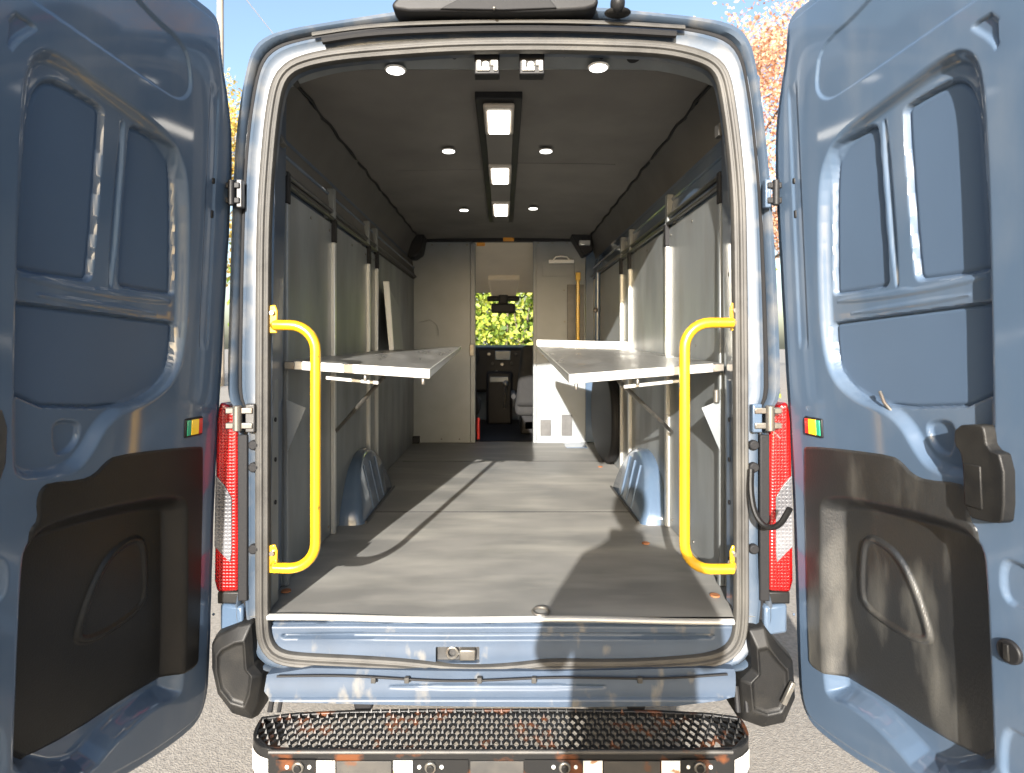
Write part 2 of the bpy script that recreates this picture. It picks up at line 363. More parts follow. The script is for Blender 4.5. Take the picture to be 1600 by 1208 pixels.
PANE3 = dpoly([(1304, 512), (1306, 504), (1312, 502), (1430, 486), (1550, 470), (1557, 470), (1560, 480), (1560, 560), (1560, 636), (1400, 640), (1350, 622), (1318, 590), (1308, 560)], 1, .034)
MIDREC = dpoly([(1450, 655), (1497, 655), (1496, 700), (1488, 715), (1466, 706), (1452, 684)], 2, .034)
BEAD1 = dpoly([(1307, 466), (1391, 454), (1412, 448), (1432, 450), (1540, 426), (1542, 438), (1432, 462), (1309, 477)], 1, .026)
BEAD2 = dpoly([(1328, 486), (1517, 454), (1518, 467), (1330, 495)], 1, .026)
RIB1 = dpoly([(1377, 190), (1389, 184), (1409, 446), (1398, 452)], 1, .030)
TOPR = dpoly([(1280, 70), (1272, 130), (1277, 150), (1290, 158), (1308, 151), (1410, 80), (1508, 12), (1560, -22), (1575, -120), (1450, -120), (1345, 15)], 2)
TRI = dpoly([(1513, 41), (1560, 12), (1562, 86), (1545, 62), (1524, 50)], 1)
LOWR = dpoly([(1284, 800), (1286, 782), (1300, 772), (1345, 775), (1495, 808), (1540, 845), (1549, 900), (1560, 1180), (1560, 1215), (1450, 1230), (1385, 1150), (1330, 1105), (1300, 1095), (1286, 1070)], 2, .006)
COLB = dpoly([(1560, 868), (1600, 880), (1625, 900), (1625, 960), (1563, 945)], 2)
COLC = dpoly([(1562, 1130), (1600, 1145), (1640, 1180), (1640, 1260), (1562, 1240)], 2)
def door_depth(U, W_):
    g = lambda P: sdf(U, W_, P)[0]
    o = -g(OUT)
    d = .012 * (1 - sstep((o - .026) / .010))                    # flange all round
    d += .006 * (1 - sstep(o / .006))
    d += .027 * sstep(-g(REC) / .030)
    for P in (PANE1, PANE2):
        e = -g(P); d += .012 * sstep(e / .008) + .004 * np.exp(-((e - .009) / .005) ** 2)
    e = -g(PANE3); d += .010 * sstep(e / .005) + .006 * np.exp(-((e - .006) / .004) ** 2)
    d += .012 * sstep(-g(MIDREC) / .010)
    d -= .004 * sstep(-g(BEAD1) / .006); d -= .004 * sstep(-g(BEAD2) / .006); d += .008 * sstep(-g(RIB1) / .009)
    d += .007 * sstep(-g(TOPR) / .007); d += .008 * sstep(-g(TRI) / .006)
    low = g(LOWR); d += .060 * sstep(-low / .048)
    d += .010 * sstep(-g(COLB) / .012); d += .010 * sstep(-g(COLC) / .012)
    # long shallow press marks along the hinge rail
    d += .005 * (sstep((U - .058) / .008) - sstep((U - .098) / .008)) * sstep((W_ + .02) / .05) * (1 - sstep((W_ - .8) / .05))
    return d
TRIM = dpoly([(1256, 701), (1262, 697), (1330, 703), (1395, 712), (1410, 722), (1427, 741), (1448, 750), (1498, 754), (1512, 764), (1518, 785), (1521, 812, .01), (1537, 826, .016), (1545, 846, .025), (1548, 906, .03), (1552, 1165, .03), (1549, 1183, .03), (1536, 1189, .045), (1460, 1146, .055), (1380, 1092, .055), (1330, 1063, .055), (1312, 1055, .04), (1285, 1050, .006), (1268, 1041), (1263, 1028)], 1)
SPK = dpoly([(1349, 852), (1358, 843), (1372, 846), (1402, 868), (1428, 918), (1451, 990), (1447, 999), (1430, 998), (1395, 980), (1355, 950), (1346, 925)], 2, .050)
def trim_depth(U, W_):
    d = door_depth(U, W_) - .005
    e = -sdf(U, W_, TRIM)[0]; d += .004 * (1 - sstep(e / .006))
    s_ = sdf(U, W_, SPK)[0]
    d -= .010 * sstep(-(s_ - .014) / .010); d += .007 * sstep(-(s_ + .002) / .008)
    return d
def rear_door(sgn, label):
    T = door3d(sgn)
    body = relief('rear_door', M['paint'], van, OUT, door_depth, T, .0036, .066)
    body['label'] = label
    body.data.materials.append(M['inner_skin'])
    me = body.data; nv = len(me.vertices); co = np.empty(nv * 3); me.vertices.foreach_get('co', co); co = co.reshape(-1, 3)
    uu = (-co[:, 1]) / math.sin(PH); ww_ = co[:, 2] - ZC; inn = np.zeros(nv, bool)
    dd = (np.abs(co[:, 0]) - XH + LEAN * ww_ - uu * math.cos(PH))  # pressed depth, near enough
    uu = uu + dd * math.cos(PH)
    for P in (PANE1, PANE2, PANE3): inn |= sdf(uu, ww_, P)[0] < -.003
    mi = [1 if all(inn[v] for v in p.vertices) else 0 for p in me.polygons]; me.polygons.foreach_set('material_index', mi)
    # outer skin
    MB().prism([dv(sgn, u, w_, .082) for u, w_ in OUT], dv(sgn, 0, 0, .008) - dv(sgn, 0, 0, 0)).build('outer_skin', M['paint'], body, smooth=False)
    tr = relief('trim_panel', M['trim'] if sgn > 0 else M['trim_shaded'], body, TRIM, trim_depth, T, .0036, .012)
    # rectangular reflector: red, amber, green
    c = door_uw(1272.5, 667)
    bz = MB(); dz = -.001
    def rect(u0, u1, w0, w1, d0, d1):
        mb = MB(); p = [dv(sgn, u, w_, d) for d in (d0, d1) for u, w_ in ((u0, w0), (u1, w0), (u1, w1), (u0, w1))]
        return mb.hexa(p)
    cu, cw = c
    rect(cu - .040, cu + .040, cw - .030, cw + .030, .006, -.006).build('reflector_bezel', M['black'], body, .004)
    rect(cu - .034, cu - .017, cw - .024, cw + .024, -.005, -.009).build('red_reflector', M['red'], body, .001)
    rect(cu - .016, cu + .017, cw - .024, cw + .024, -.005, -.010).build('amber_reflector', M['amber'], body, .001)
    rect(cu + .018, cu + .034, cw - .024, cw + .024, -.005, -.009).build('green_reflector', M['green'], body, .001)
    # clips and plugs in the hinge flange
    for px, py, hh in ((1262, 190, 10), (1238, 283, 9), (1240, 335, 12), (1241, 425, 12), (1244, 545, 12), (1253, 122, 9)):
        u, w_ = door_uw(px, py); h = hh * .0011
        rect(u - .008, u + .008, w_ - h, w_ + h, .012, .0015).build('plug', M['black'] if py < 500 else M['orange'], body, .003)
    # weather strip on the door edge
    pts = [p for p in OUT if p[0] < .1 and -1.1 < p[1] < 1.1]
    pts.sort(key=lambda p: -p[1])
    MB().tube([dv(sgn, u - .002, w_, .045) for u, w_ in pts], .007, 8).build('edge_seal', M['rubber'], body)
    for px, py, d_ in ((1316, 500, .030), (1532, 468, .030), (1268, 560, .004), (1266, 450, .004), (1277, 720, .0), (1310, 645, .004), (1240, 960, .012), (1243, 780, .012), (1262, 640, .002)):
        u, w_ = door_uw(px, py, d_)
        MB().ball(dv(sgn, u, w_, d_ + .001), .0045, .0045, .0045, 10, 6).build('weld_spot', M['paint'], body)
    if sgn > 0:
        # inner latch handle housing
        P = chaikin([door_uw(*p) for p in ((1508, 664), (1550, 662), (1556, 672), (1559, 700), (1586, 712), (1587, 812), (1575, 818), (1522, 806), (1521, 728), (1516, 703), (1507, 696))], 1)
        hd = MB().prism([dv(sgn, u, w_, .005) for u, w_ in P], dv(sgn, 0, 0, -.035) - dv(sgn, 0, 0, 0)).build('latch_handle', M['grey_plastic'], body, .006, 3)
        u0, w0 = door_uw(1527, 788); u1, w1 = door_uw(1551, 728)
        rect(u0, u1, w0, w1, -.028, -.034).build('latch_recess_plate', M['grey_plastic'], body, .002)
        # push-through lock
        u, w_ = door_uw(1580, 1018)
        a = dv(sgn, u, w_, .0); n = dv(sgn, 0, 0, -1) - dv(sgn, 0, 0, 0)
        MB().cyl(a, n, .026, .020, 28).build('lock_knob', M['black'], body, .003)
        rect(u - .006, u + .006, w_ - .018, w_ + .018, -.010, -.016).build('lock_slot', M['grey_plastic'], body, .002)
        a = door_uw(1367, 612); b = door_uw(1387, 648)
        MB().tube([dv(sgn, a[0], a[1], .016), dv(sgn, (a[0] + b[0]) / 2, (a[1] + b[1]) / 2, .010), dv(sgn, b[0], b[1], .020)], .0045, 10).build('steel_rod', M['steel'], body)
    else:
        P = chaikin([door_uw(*p) for p in ((1562, 640), (1600, 640), (1600, 760), (1566, 750))], 1)
        MB().prism([dv(sgn, u, w_, .008) for u, w_ in P], dv(sgn, 0, 0, -.010) - dv(sgn, 0, 0, 0)).build('latch_plate', M['dark_steel'], body, .003)
    a = door_uw(1336, 622, .03); b = door_uw(1356, 640, .03); q_ = Vector((0, 0, .005))
    MB().hexa([dv(sgn, a[0], a[1] - .006, .030), dv(sgn, b[0], b[1] - .006, .030), dv(sgn, b[0], b[1] + .006, .030), dv(sgn, a[0], a[1] + .006, .030), dv(sgn, a[0], a[1] - .006, .012), dv(sgn, b[0], b[1] - .006, .014), dv(sgn, b[0], b[1] + .006, .014), dv(sgn, a[0], a[1] + .006, .012)]).build('drain_slot', M['rubber'], body, .004)
    return body
rear_door(1, 'open right-hand rear door with sunlit inner skin, scuffed black trim and latch handle')
rear_door(-1, 'open left-hand rear door with shaded inner skin and black trim toned darker for shade')

# ---- rear opening: seal, jamb ring
s0 = F / D0
def P2(px, py): return ((px - CX) / s0, (CY - py) / s0)
INN = chaikin([P2(*p) for p in ((418, 380), (421, 302), (428, 212), (434, 165), (440, 136), (449, 119), (465, 107), (500, 97), (550, 90), (625, 84), (700, 79), (787, 77), (870, 77), (950, 79), (1025, 82), (1065, 88), (1096, 97), (1114, 107), (1125, 125), (1133, 172), (1140, 225), (1147, 302), (1149, 380), (1151, 600), (1152, 900), (1152, 985), (1141, 1012), (1115, 1025), (1060, 1031), (960, 1036), (860, 1034), (815, 1040), (760, 1044), (700, 1043), (640, 1035), (560, 1030), (470, 1026), (437, 1021), (422, 1006), (417, 980), (417, 900), (417, 600))], 2)
OUTB = chaikin([P2(*p) for p in ((352, 450), (357, 300), (361, 220), (367, 165), (375, 120), (383, 85), (390, 68), (403, 53), (435, 40), (540, 22), (640, 6), (787, -2), (930, 2), (1010, 10), (1112, 21), (1150, 30), (1168, 42), (1180, 62), (1188, 95), (1198, 160), (1205, 230), (1212, 300), (1222, 450), (1228, 600), (1224, 632), (1207, 645), (1206, 800), (1206, 930), (1214, 950), (1216, 990), (1190, 1052), (1100, 1058), (787, 1062), (470, 1058), (385, 1052), (360, 990), (361, 950), (369, 930), (369, 800), (368, 645), (352, 632), (348, 600))], 1)
def ray_radius(P, c, th):
    P = np.asarray(P) - c; n = len(P); best = 0
    d = np.array([math.cos(th), math.sin(th)])
    for i in range(n):
        a, b = P[i], P[(i + 1) % n]; e = b - a
        det = d[0] * (-e[1]) + d[1] * e[0]
        if abs(det) < 1e-12: continue
        t = (a[0] * (-e[1]) + a[1] * e[0]) / det; k = (d[0] * a[1] - d[1] * a[0]) / det
        if -1e-9 <= k <= 1 + 1e-9 and t > best: best = t
    return best
CEN = np.array([-.003, -.03]); NR = 360
TH = [2 * math.pi * i / NR for i in range(NR)]
def resample(P, n):
    P = np.asarray(list(P) + [P[0]]); L = np.r_[0, np.cumsum(np.linalg.norm(np.diff(P, axis=0), axis=1))]
    t = np.linspace(0, L[-1], n, endpoint=False)
    return np.stack([np.interp(t, L, P[:, 0]), np.interp(t, L, P[:, 1])], 1)
I = resample(INN, NR)
def nrm(I):
    T = np.roll(I, -1, 0) - np.roll(I, 1, 0); T /= np.linalg.norm(T, axis=1)[:, None]
    N_ = np.stack([-T[:, 1], T[:, 0]], 1)
    s_ = np.sign(np.sum(N_ * (I - CEN), 1)); return N_ * s_[:, None]
IN_ = nrm(I)
def outer_at(i, extra=0):
    th = math.atan2(I[i][1] - CEN[1], I[i][0] - CEN[0]); r = ray_radius(OUTB, CEN, th) + extra
    return CEN + r * np.array([math.cos(th), math.sin(th)])
OB = np.array([outer_at(i) for i in range(NR)])
def ring(name, m, parent, prof, smooth_angle=40):
    """prof: list of (kind, amount, y): 'n' = metres outward from the seal line, 'f' = fraction of the way to the body edge"""
    vs = []; k = len(prof)
    for i in range(NR):
        for kind, a, y in prof:
            p = I[i] + IN_[i] * a if kind == 'n' else I[i] + IN_[i] * .036 + (OB[i] - I[i] - IN_[i] * .036) * a
            vs.append(V(p[0], y, p[1]))
    fs = [(i * k + j, i * k + j + 1, ((i + 1) % NR) * k + j + 1, ((i + 1) % NR) * k + j) for i in range(NR) for j in range(k - 1)]
    return MB().add(vs, fs).build(name, m, parent, angle=smooth_angle)
ring('rear_frame', M['frame'], van, [('n', .008, .07), ('n', .006, .035), ('n', .012, .018), ('n', .030, .016), ('f', .0, .018), ('f', .28, .010), ('f', .36, .004), ('f', .46, .008), ('f', .50, .030), ('f', .66, .034), ('f', .70, .012), ('f', .78, .004), ('f', .90, .010), ('f', 1.0, .04), ('f', 1.03, .08)])
ring('frame_gutter', M['rubber'], van, [('f', .50, .026), ('f', .54, .021), ('f', .62, .023), ('f', .66, .030)])
ring('door_seal', M['seal'], van, [('n', -.006, .020), ('n', -.009, .006), ('n', -.004, -.006), ('n', .003, -.008), ('n', .0065, -.003), ('n', .010, -.004), ('n', .014, -.011), ('n', .020, -.012), ('n', .0245, -.006), ('n', .028, -.006), ('n', .033, -.009), ('n', .038, -.004), ('n', .039, .016)])

# header drip trim and black gap above the opening
def curve_px(pts, y): return [V(*(lambda q: (q[0], y, q[1]))(P2(*p))) for p in pts]
MB().tube(curve_px(chaikin([(490, 57), (560, 46), (640, 40), (787, 36), (940, 38), (1068, 46)], 2, False), -.012), .0115, 10, ry=.007).build('header_trim', M['seal'], van)
MB().tube(curve_px(chaikin([(505, 66), (560, 57), (640, 51), (787, 47), (940, 49), (1055, 56)], 2, False), -.008), .0135, 8, ry=.012).build('header_gap_seal', M['rubber'], van)
# high stop lamp and roof camera
P = chaikin([P2(*p) for p in ((612, 18), (625, 32), (700, 31), (787, 33), (880, 31), (922, 28), (936, 14), (905, -12), (850, -26), (720, -26), (660, -10))], 1)
hl = MB().prism([V(x, .03, z) for x, z in P], (0, -.085, 0)).build('high_brake_lamp', M['black'], van, .016, 4)
P = chaikin([P2(*p) for p in ((690, 29), (735, 6), (850, 6), (868, 28), (787, 31))], 0)
MB().prism([V(x, -.050, z) for x, z in P], (0, -.010, 0)).build('lamp_recess', M['rubber'], hl, .003)
MB().tube(curve_px([(728, 3), (787, 1), (856, 3)], -.058), .004, 8).build('lamp_lens', M['red_lens'], hl)
MB().ball(pt(772, 13, 1.935), .006, .006, .006).build('lamp_screw', M['steel'], hl)
cm = MB().ball(pt(965, 6, 1.93), .024, .03, .030).build('roof_camera', M['black'], van)
MB().ball(pt(965, 20, 1.95), .044, .03, .012).build('camera_base', M['grey_plastic'], cm)

# ---- outer body shell (walls, roof, underside)
def body_section(y, grow, low):
    out = []
    for i in range(0, NR, 4):
        x, z = OB[i]; x = x * grow
        if z < -.9: z = z + low
        if z > .6: z += (grow - 1) * .4
        out.append(V(x, y, z))
    return out
secs = [body_section(.075, 1.005, .0), body_section(.13, 1.035, 0), body_section(.22, 1.06, 0), body_section(.6, 1.07, 0), body_section(3.7, 1.07, 0)]
vs = [p for s_ in secs for p in s_]; n = len(secs[0])
fs = [(j * n + i, j * n + (i + 1) % n, (j + 1) * n + (i + 1) % n, (j + 1) * n + i) for j in range(len(secs) - 1) for i in range(n)]
MB().add(vs, fs).build('body_shell', M['paint'], van)
# cab: roof, pillars, lower sides, bonnet
cab = MB()
cab.hexa([V(-.90, 3.7, 1.02), V(.90, 3.7, 1.02), V(.80, 4.75, .72), V(-.80, 4.75, .72), V(-.88, 3.7, 1.09), V(.88, 3.7, 1.09), V(.78, 4.75, .78), V(-.78, 4.75, .78)])
for s_ in (-1, 1):
    cab.hexa([V(s_ * .99, 3.7, -1.15), V(s_ * 1.02, 3.7, -1.15), V(s_ * 1.0, 5.5, -1.15), V(s_ * .97, 5.5, -1.15), V(s_ * .99, 3.7, -.10), V(s_ * 1.02, 3.7, -.10), V(s_ * .96, 5.5, -.12), V(s_ * .93, 5.5, -.12)])
    cab.tube([V(s_ * .80, 4.72, .73), V(s_ * .90, 5.5, -.08)], .035, 8)
    cab.tube([V(s_ * .95, 3.76, -.1), V(s_ * .90, 3.76, .95)], .05, 8)
    cab.hexa([V(s_ * .83, 3.7, .90), V(s_ * .93, 3.7, .90), V(s_ * .84, 4.72, .66), V(s_ * .78, 4.72, .66), V(s_ * .82, 3.7, 1.04), V(s_ * .89, 3.7, 1.04), V(s_ * .80, 4.72, .76), V(s_ * .77, 4.72, .76)])
cab.hexa([V(-.97, 5.45, -1.15), V(.97, 5.45, -1.15), V(.86, 6.05, -1.15), V(-.86, 6.05, -1.15), V(-.93, 5.45, -.10), V(.93, 5.45, -.10), V(.82, 6.0, -.48), V(-.82, 6.0, -.48)])
cab.build('cab_shell', M['paint'], van, .01)
MB().add([V(-.79, 4.76, .73), V(.79, 4.76, .73), V(.89, 5.48, -.06), V(-.89, 5.48, -.06)], [(0, 1, 2, 3)]).build('windscreen', M['glass'], van)
MB().prism([V(-.86, 5.42, -.10), V(.86, 5.42, -.10), V(.86, 5.44, -.115), V(-.86, 5.44, -.115)], (0, .03, .02)).build('windscreen_seal', M['rubber'], van)
for x in (-.90, .90):
    for y in (1.42, 5.05):
        wv = MB(); c = Vector((x, y, .36))
        prof = [(.20, -.11), (.33, -.115), (.355, -.09), (.36, 0), (.355, .09), (.33, .115), (.20, .11)]
        NW = 40; vs = [c + Vector((o_, r * math.cos(2 * math.pi * k / NW), r * math.sin(2 * math.pi * k / NW))) for k in range(NW) for r, o_ in prof]
        kk = len(prof)
        wv.add(vs, [(i * kk + j, i * kk + j + 1, ((i + 1) % NW) * kk + j + 1, ((i + 1) % NW) * kk + j) for i in range(NW) for j in range(kk - 1)])
        wo = wv.build('wheel', M['tyre'], van); MB().cyl(c, (1, 0, 0), .205, .14, 28).build('rim', M['steel'], wo, .02)

# ---- sill and rear cross panel below the opening
def sill3d(U, W_, d): return U, d + .012, W_ + ZC
SO = chaikin([(-.80, -.925), (.785, -.925), (.795, -.99), (.79, -1.06), (.72, -1.10), (-.72, -1.10), (-.795, -1.06), (-.805, -.99)], 1)
HOLE = [(-.230, -1.020), (-.082, -1.020), (-.082, -1.073), (-.230, -1.073)]
def sill_depth(U, W_):
    d = .0 * U
    d += .010 * (sstep((-.935 - W_) / .008) - sstep((-.948 - W_) / .006))
    a = -sdf(U, W_, chaikin([(-.74, -.972), (.70, -.972), (.72, -.985), (.70, -.998), (-.74, -.998), (-.76, -.985)], 1))[0]
    d += .014 * sstep(a / .008)
    d += -.003 * sstep((-1.005 - W_) / .05)
    for c in (-.62, -.40, -.28, -.05, .12, .36, .45, .62):
        d -= .006 * np.exp(-((U - c) / .018) ** 2) * (1 - sstep((-.94 - W_) / .01))
    d += .0015 * np.sin(U * 9) 
    return d
relief('sill_panel', M['sill'], van, SO, sill_depth, sill3d, .004, .02, holes=[HOLE])
sp = box('striker_pocket', M['dark_steel'], van, -.245, -.068, .030, .060, -1.09, -1.00)
MB().tube([V(-.175, .02, -1.045 + .018 * math.sin(a) - .0) + Vector((.018 * math.cos(a), 0, 0)) for a in np.linspace(0, 2 * math.pi, 17)], .005, 8).build('striker_ring', M['steel'], sp)
MB().box(-.150, -.095, .008, .03, -1.068, -1.030).box(-.16, -.14, .01, .03, -1.05, -1.04).build('striker_plate', M['steel'], sp, .006)
def low3d(U, W_, d): return U, d - .022, W_ + ZC
LO = chaikin([(-.785, -1.070), (-.2, -1.085), (.2, -1.085), (.765, -1.070), (.775, -1.10), (.765, -1.19), (0, -1.197), (-.70, -1.18), (-.80, -1.175)], 1)
def low_depth(U, W_):
    a = -sdf(U, W_, chaikin([(-.375, -1.125), (.335, -1.125), (.345, -1.145), (-.385, -1.145)], 1))[0]
    d = .006 * sstep(a / .006)
    d -= .010 * sstep((-1.168 - W_) / .006)
    d -= .005 * sstep((-1.10 - W_) / .06)
    return d
relief('rear_cross_panel', M['sill'], van, LO, low_depth, low3d, .004, .05)
MB().tube([V(x, -.036, -1.093 - .012 * math.cos((x + .05) * 2.4) + .005 * math.sin(x * 9)) for x in np.linspace(-.75, .74, 50)], .0036, 8).build('sill_cable', M['rubber'], van)
for x in (-.43, -.32, .10, .45, -.08):
    box('cable_clip', M['seal'], van, x - .008, x + .008, -.044, -.03, -1.114, -1.096, .002)
MB().tube([V(x, .000, -.922 + .003 * math.sin(x * 7) - .006 * (x / .8)) for x in np.linspace(-.795, .775, 40)], .0105, 10, ry=.010).build('sill_trim', M['alu'], van)

# ---- load floor
fl = MB()
NX, NY = 24, 60
vs = []
for j in range(NY + 1):
    for i in range(NX + 1):
        x = -.86 + 1.72 * i / NX; y = .005 + 3.70 * j / NY
        vs.append(V(x, y, FL + .0015 * math.sin(x * 11 + y * 3) * math.sin(y * 5)))
fl.add(vs, [(j * (NX + 1) + i, j * (NX + 1) + i + 1, (j + 1) * (NX + 1) + i + 1, (j + 1) * (NX + 1) + i) for j in range(NY) for i in range(NX)])
fo = fl.build('load_floor', M['floor'], van)
box('floor_pan', M['dark_steel'], van, -.9, .9, .06, 5.4, FL - .06, FL - .008)
for y in (1.265, 2.7):
    box('floor_seam', M['rubber'], fo, -.80, .80, y, y + .004, FL - .002, FL + .0022, 0)
def ring_at(px, py, r, name):
    D = -FL * F / (py - CY); c = pt(px, py, D) + Vector((0, 0, .006))
    MB().tube([c + Vector((r * math.cos(a), r * .8 * math.sin(a), .004 * math.sin(a))) for a in np.linspace(0, 2 * math.pi, 21)], .0045, 8).build(name, M['steel'], fo)
    return c
c = ring_at(845, 958, .028, 'lashing_ring')
for px, py in ((1117, 932), (447, 925), (938, 730), (1009, 850)):
    D = -FL * F / (py - CY); MB().cyl(pt(px, py, D) + Vector((0, 0, .004)), (0, 0, 1), .018, .006, 20).build('floor_bolt', mat('rusty_bolt', (.30, .12, .05), .7, .3), fo, .002)

# ---- inner side walls, mirrored
def L(s_, *xs): return [s_ * x for x in xs]
def side(s_):
    right = s_ > 0
    X = .865
    # painted inner steel behind the lining
    MB().hexa([V(s_ * X, .03, FL - .02), V(s_ * (X + .02), .03, FL - .02), V(s_ * (X + .02), 3.7, FL - .02), V(s_ * X, 3.7, FL - .02), V(s_ * X, .03, .85), V(s_ * (X + .02), .03, .85), V(s_ * (X + .02), 3.7, .85), V(s_ * X, 3.7, .85)]).build('inner_side', M['paint'], van, 0)
    # rear pillar inside the opening
    a = .806 if not right else .797
    pl = MB().hexa([V(s_ * a, .03, FL), V(s_ * .88, .03, FL), V(s_ * .88, .235, FL), V(s_ * .838, .235, FL), V(s_ * (a - .028), .03, .93), V(s_ * .88, .03, .93), V(s_ * .88, .235, .93), V(s_ * .815, .235, .93)]).build('rear_pillar', M['paint'], van, .012, 3)
    MB().box(min(L(s_, a - .004, a + .004)), max(L(s_, a - .004, a + .004)), .055, .115, FL + .01, -.12).build('pillar_plate', M['wall'] if not right else M['paint'], pl, .002)
    for z in (-.75, -.55, -.40, -.26, .25, .45):
        MB().cyl(V(s_ * (a - .004), .085, z), (1, 0, 0), .008, .006, 14).build('pillar_hole', M['rubber'], pl)
    # flat lining boards between vertical strips
    ys = [.24, .885, 1.63, 1.86] if not right else [.24, 1.0, 1.89, 2.17]
    top = .60
    for k in range(len(ys) - 1):
        y0, y1 = ys[k], ys[k + 1]
        MB().hexa([V(s_ * .838, y0 + .012, FL + .004), V(s_ * .85, y0 + .012, FL + .004), V(s_ * .85, y1 - .012, FL + .004), V(s_ * .838, y1 - .012, FL + .004),
                   V(s_ * .832, y0 + .012, top - .01), V(s_ * .85, y0 + .012, top - .01), V(s_ * .85, y1 - .012, top - .01), V(s_ * .832, y1 - .012, top - .01)]).build('wall_board', M['wall'], van, .002)
        MB().tube([V(s_ * .826, y0 + .01, top + .012), V(s_ * .826, y1 - .01, top + .012)], .010, 8).build('board_edge_rail', M['dark_steel'], van)
        for yy in (y0 + .05, (y0 + y1) / 2, y1 - .05):
            for zz in (FL + .05, top - .05):
                MB().cyl(V(s_ * (.837 if zz < 0 else .832), yy, zz), (1, 0, 0), .0065, .006, 12).build('board_rivet', M['steel'], van, .001)
    far0 = ys[-1]
    MB().hexa([V(s_ * .850, far0 + .03, FL + .004), V(s_ * .86, far0 + .03, FL + .004), V(s_ * .86, 3.6, FL + .004), V(s_ * .850, 3.6, FL + .004),
               V(s_ * .846, far0 + .03, .62), V(s_ * .86, far0 + .03, .62), V(s_ * .86, 3.6, .62), V(s_ * .846, 3.6, .62)]).build('wall_board', M['bulkhead'] if right else M['wall'], van, .002)
    for y in ys[1:]:
        st = MB().box(*sorted(L(s_, .815, .838)), y - .014, y + .014, FL + .004, top - .10).build('wall_strip', M['strip'], van, .004)
        MB().box(*sorted(L(s_, .812, .838)), y - .016, y + .016, top - .10, top + .01).build('strip_cap', M['rubber'], st, .003)
        MB().box(*sorted(L(s_, .82, .87)), y - .02, y + .02, top + .01, top + .16).build('wall_bracket', M['wall'], st, .004)
    st = MB().box(*sorted(L(s_, .818, .838)), .25, .275, FL + .004, top - .06).build('wall_strip', M['wall'], van, .004)
    MB().box(*sorted(L(s_, .815, .838)), .248, .277, top - .06, top + .06).build('strip_cap', M['rubber'], st, .003)
    # body rail above the boards, two stepped flanges
    MB().hexa([V(s_ * .835, .24, top + .03), V(s_ * .87, .24, top + .03), V(s_ * .87, 3.6, top + .03), V(s_ * .835, 3.6, top + .03),
               V(s_ * .86, .24, .80), V(s_ * .88, .24, .80), V(s_ * .88, 3.6, .80), V(s_ * .86, 3.6, .80)]).build('side_rail', M['side_lining'] if not right else M['paint'], van, .006, 3)
    MB().tube([V(s_ * .832, .24, top + .05), V(s_ * .832, 3.6, top + .05)], .011, 10).build('rail_flange', M['dark_steel'], van)
    MB().tube([V(s_ * .850, .24, .735), V(s_ * .850, 3.6, .735)], .009, 10).build('rail_flange', M['paint'], van)
    # upper lining, a long sloping board with a ragged top edge
    vs = []; n_ = 60
    for k in range(n_ + 1):
        y = .16 + 3.45 * k / n_; j = .006 * math.sin(k * 1.7) + .004 * math.sin(k * 4.1)
        vs += [V(s_ * (.872 - .0), y, .790), V(s_ * (.855), y, .86), V(s_ * (.83), y, .93), V(s_ * (.79 + j), y, .995)]
    MB().add(vs, [(k * 4 + j, k * 4 + j + 1, k * 4 + 5 + j, k * 4 + 4 + j) for k in range(n_) for j in range(3)]).build('upper_side_lining', M['side_lining'], van)
    MB().tube([V(s_ * (.787 + .006 * math.sin(k * 1.7)), .16 + 3.45 * k / 40, .994 + .003 * math.sin(k * 2.3)) for k in range(41)], .007, 6).build('lining_edge_seal', M['rubber'], van)
    # small triangular gusset below the shelf
    MB().prism([V(s_ * .822, .245, -.205), V(s_ * .745, .235, -.235), V(s_ * .818, .245, -.40)], (0, .006, 0)).build('shelf_gusset', M['bulkhead'], van, .001)
    if right:
        MB().cyl(V(.80, .235, -.19), (0, 0, 1), .012, .05).build('gusset_bolt', M['steel'], van, .003)
    # rivets and dents on the boards
    for (y, z) in (((.58, .0), (1.35, -.09), (.45, -.27)) if right else ((.55, .05),)):
        MB().cyl(V(s_ * .836, y, z), (1, 0, 0), .006, .006, 12).build('board_rivet', M['steel'], van, .001)
side(-1); side(1)

# ---- wheel arches
def arch(s_):
    xi = .70 if s_ > 0 else .715
    prof = [(1.02, FL), (1.03, -.86), (1.13, -.72), (1.22, -.645), (1.36, -.60), (1.52, -.60), (1.66, -.65), (1.76, -.74), (1.84, -.86), (1.85, FL)]
    prof = [prof[0]] + chaikin(prof, 2, False)[1:-1] + [prof[-1]]
    vs = []; cols = [(.86, 0), (xi + .035, .0), (xi + .01, .010), (xi, .035)]
    n_ = len(prof); yc = 1.44
    for y, z in prof:
        for x, inset in cols:
            k = 1 - inset / .42
            x += .07 * (z - FL) / .32 if x < .8 else 0
            vs.append(V(s_ * x, yc + (y - yc) * k, FL + (z - FL) * k))
    k = len(cols)
    fs = [(i * k + j, i * k + j + 1, (i + 1) * k + j + 1, (i + 1) * k + j) for i in range(n_ - 1) for j in range(k - 1)]
    fs.append(tuple(i * k + k - 1 for i in range(n_)))
    a = MB().add(vs, fs).build('wheel_arch', M['paint'], van, 0, angle=60)
    for y in (1.28, 1.42, 1.56):      # pressed ribs down the inner face
        MB().tube([V(s_ * (xi + .005), y, FL + .02), V(s_ * (xi + .058), y, -.66)], .007, 8).build('arch_rib', M['paint'], a)
    for t in (.32, .5):
        y, z = 1.03 + .30 * t, -.86 + .24 * t * 1.3
        MB().tube([V(s_ * (xi + .09), y, z), V(s_ * .80, y, z)], .004, 8).build('arch_bead', M['paint'], a)
    MB().tube([V(s_ * (xi - .006), 1.06, FL + .005), V(s_ * (xi - .006), 1.84, FL + .005)], .007, 8).build('arch_sealant', M['seal'] if s_ > 0 else M['dark_steel'], a)
arch(-1); arch(1)

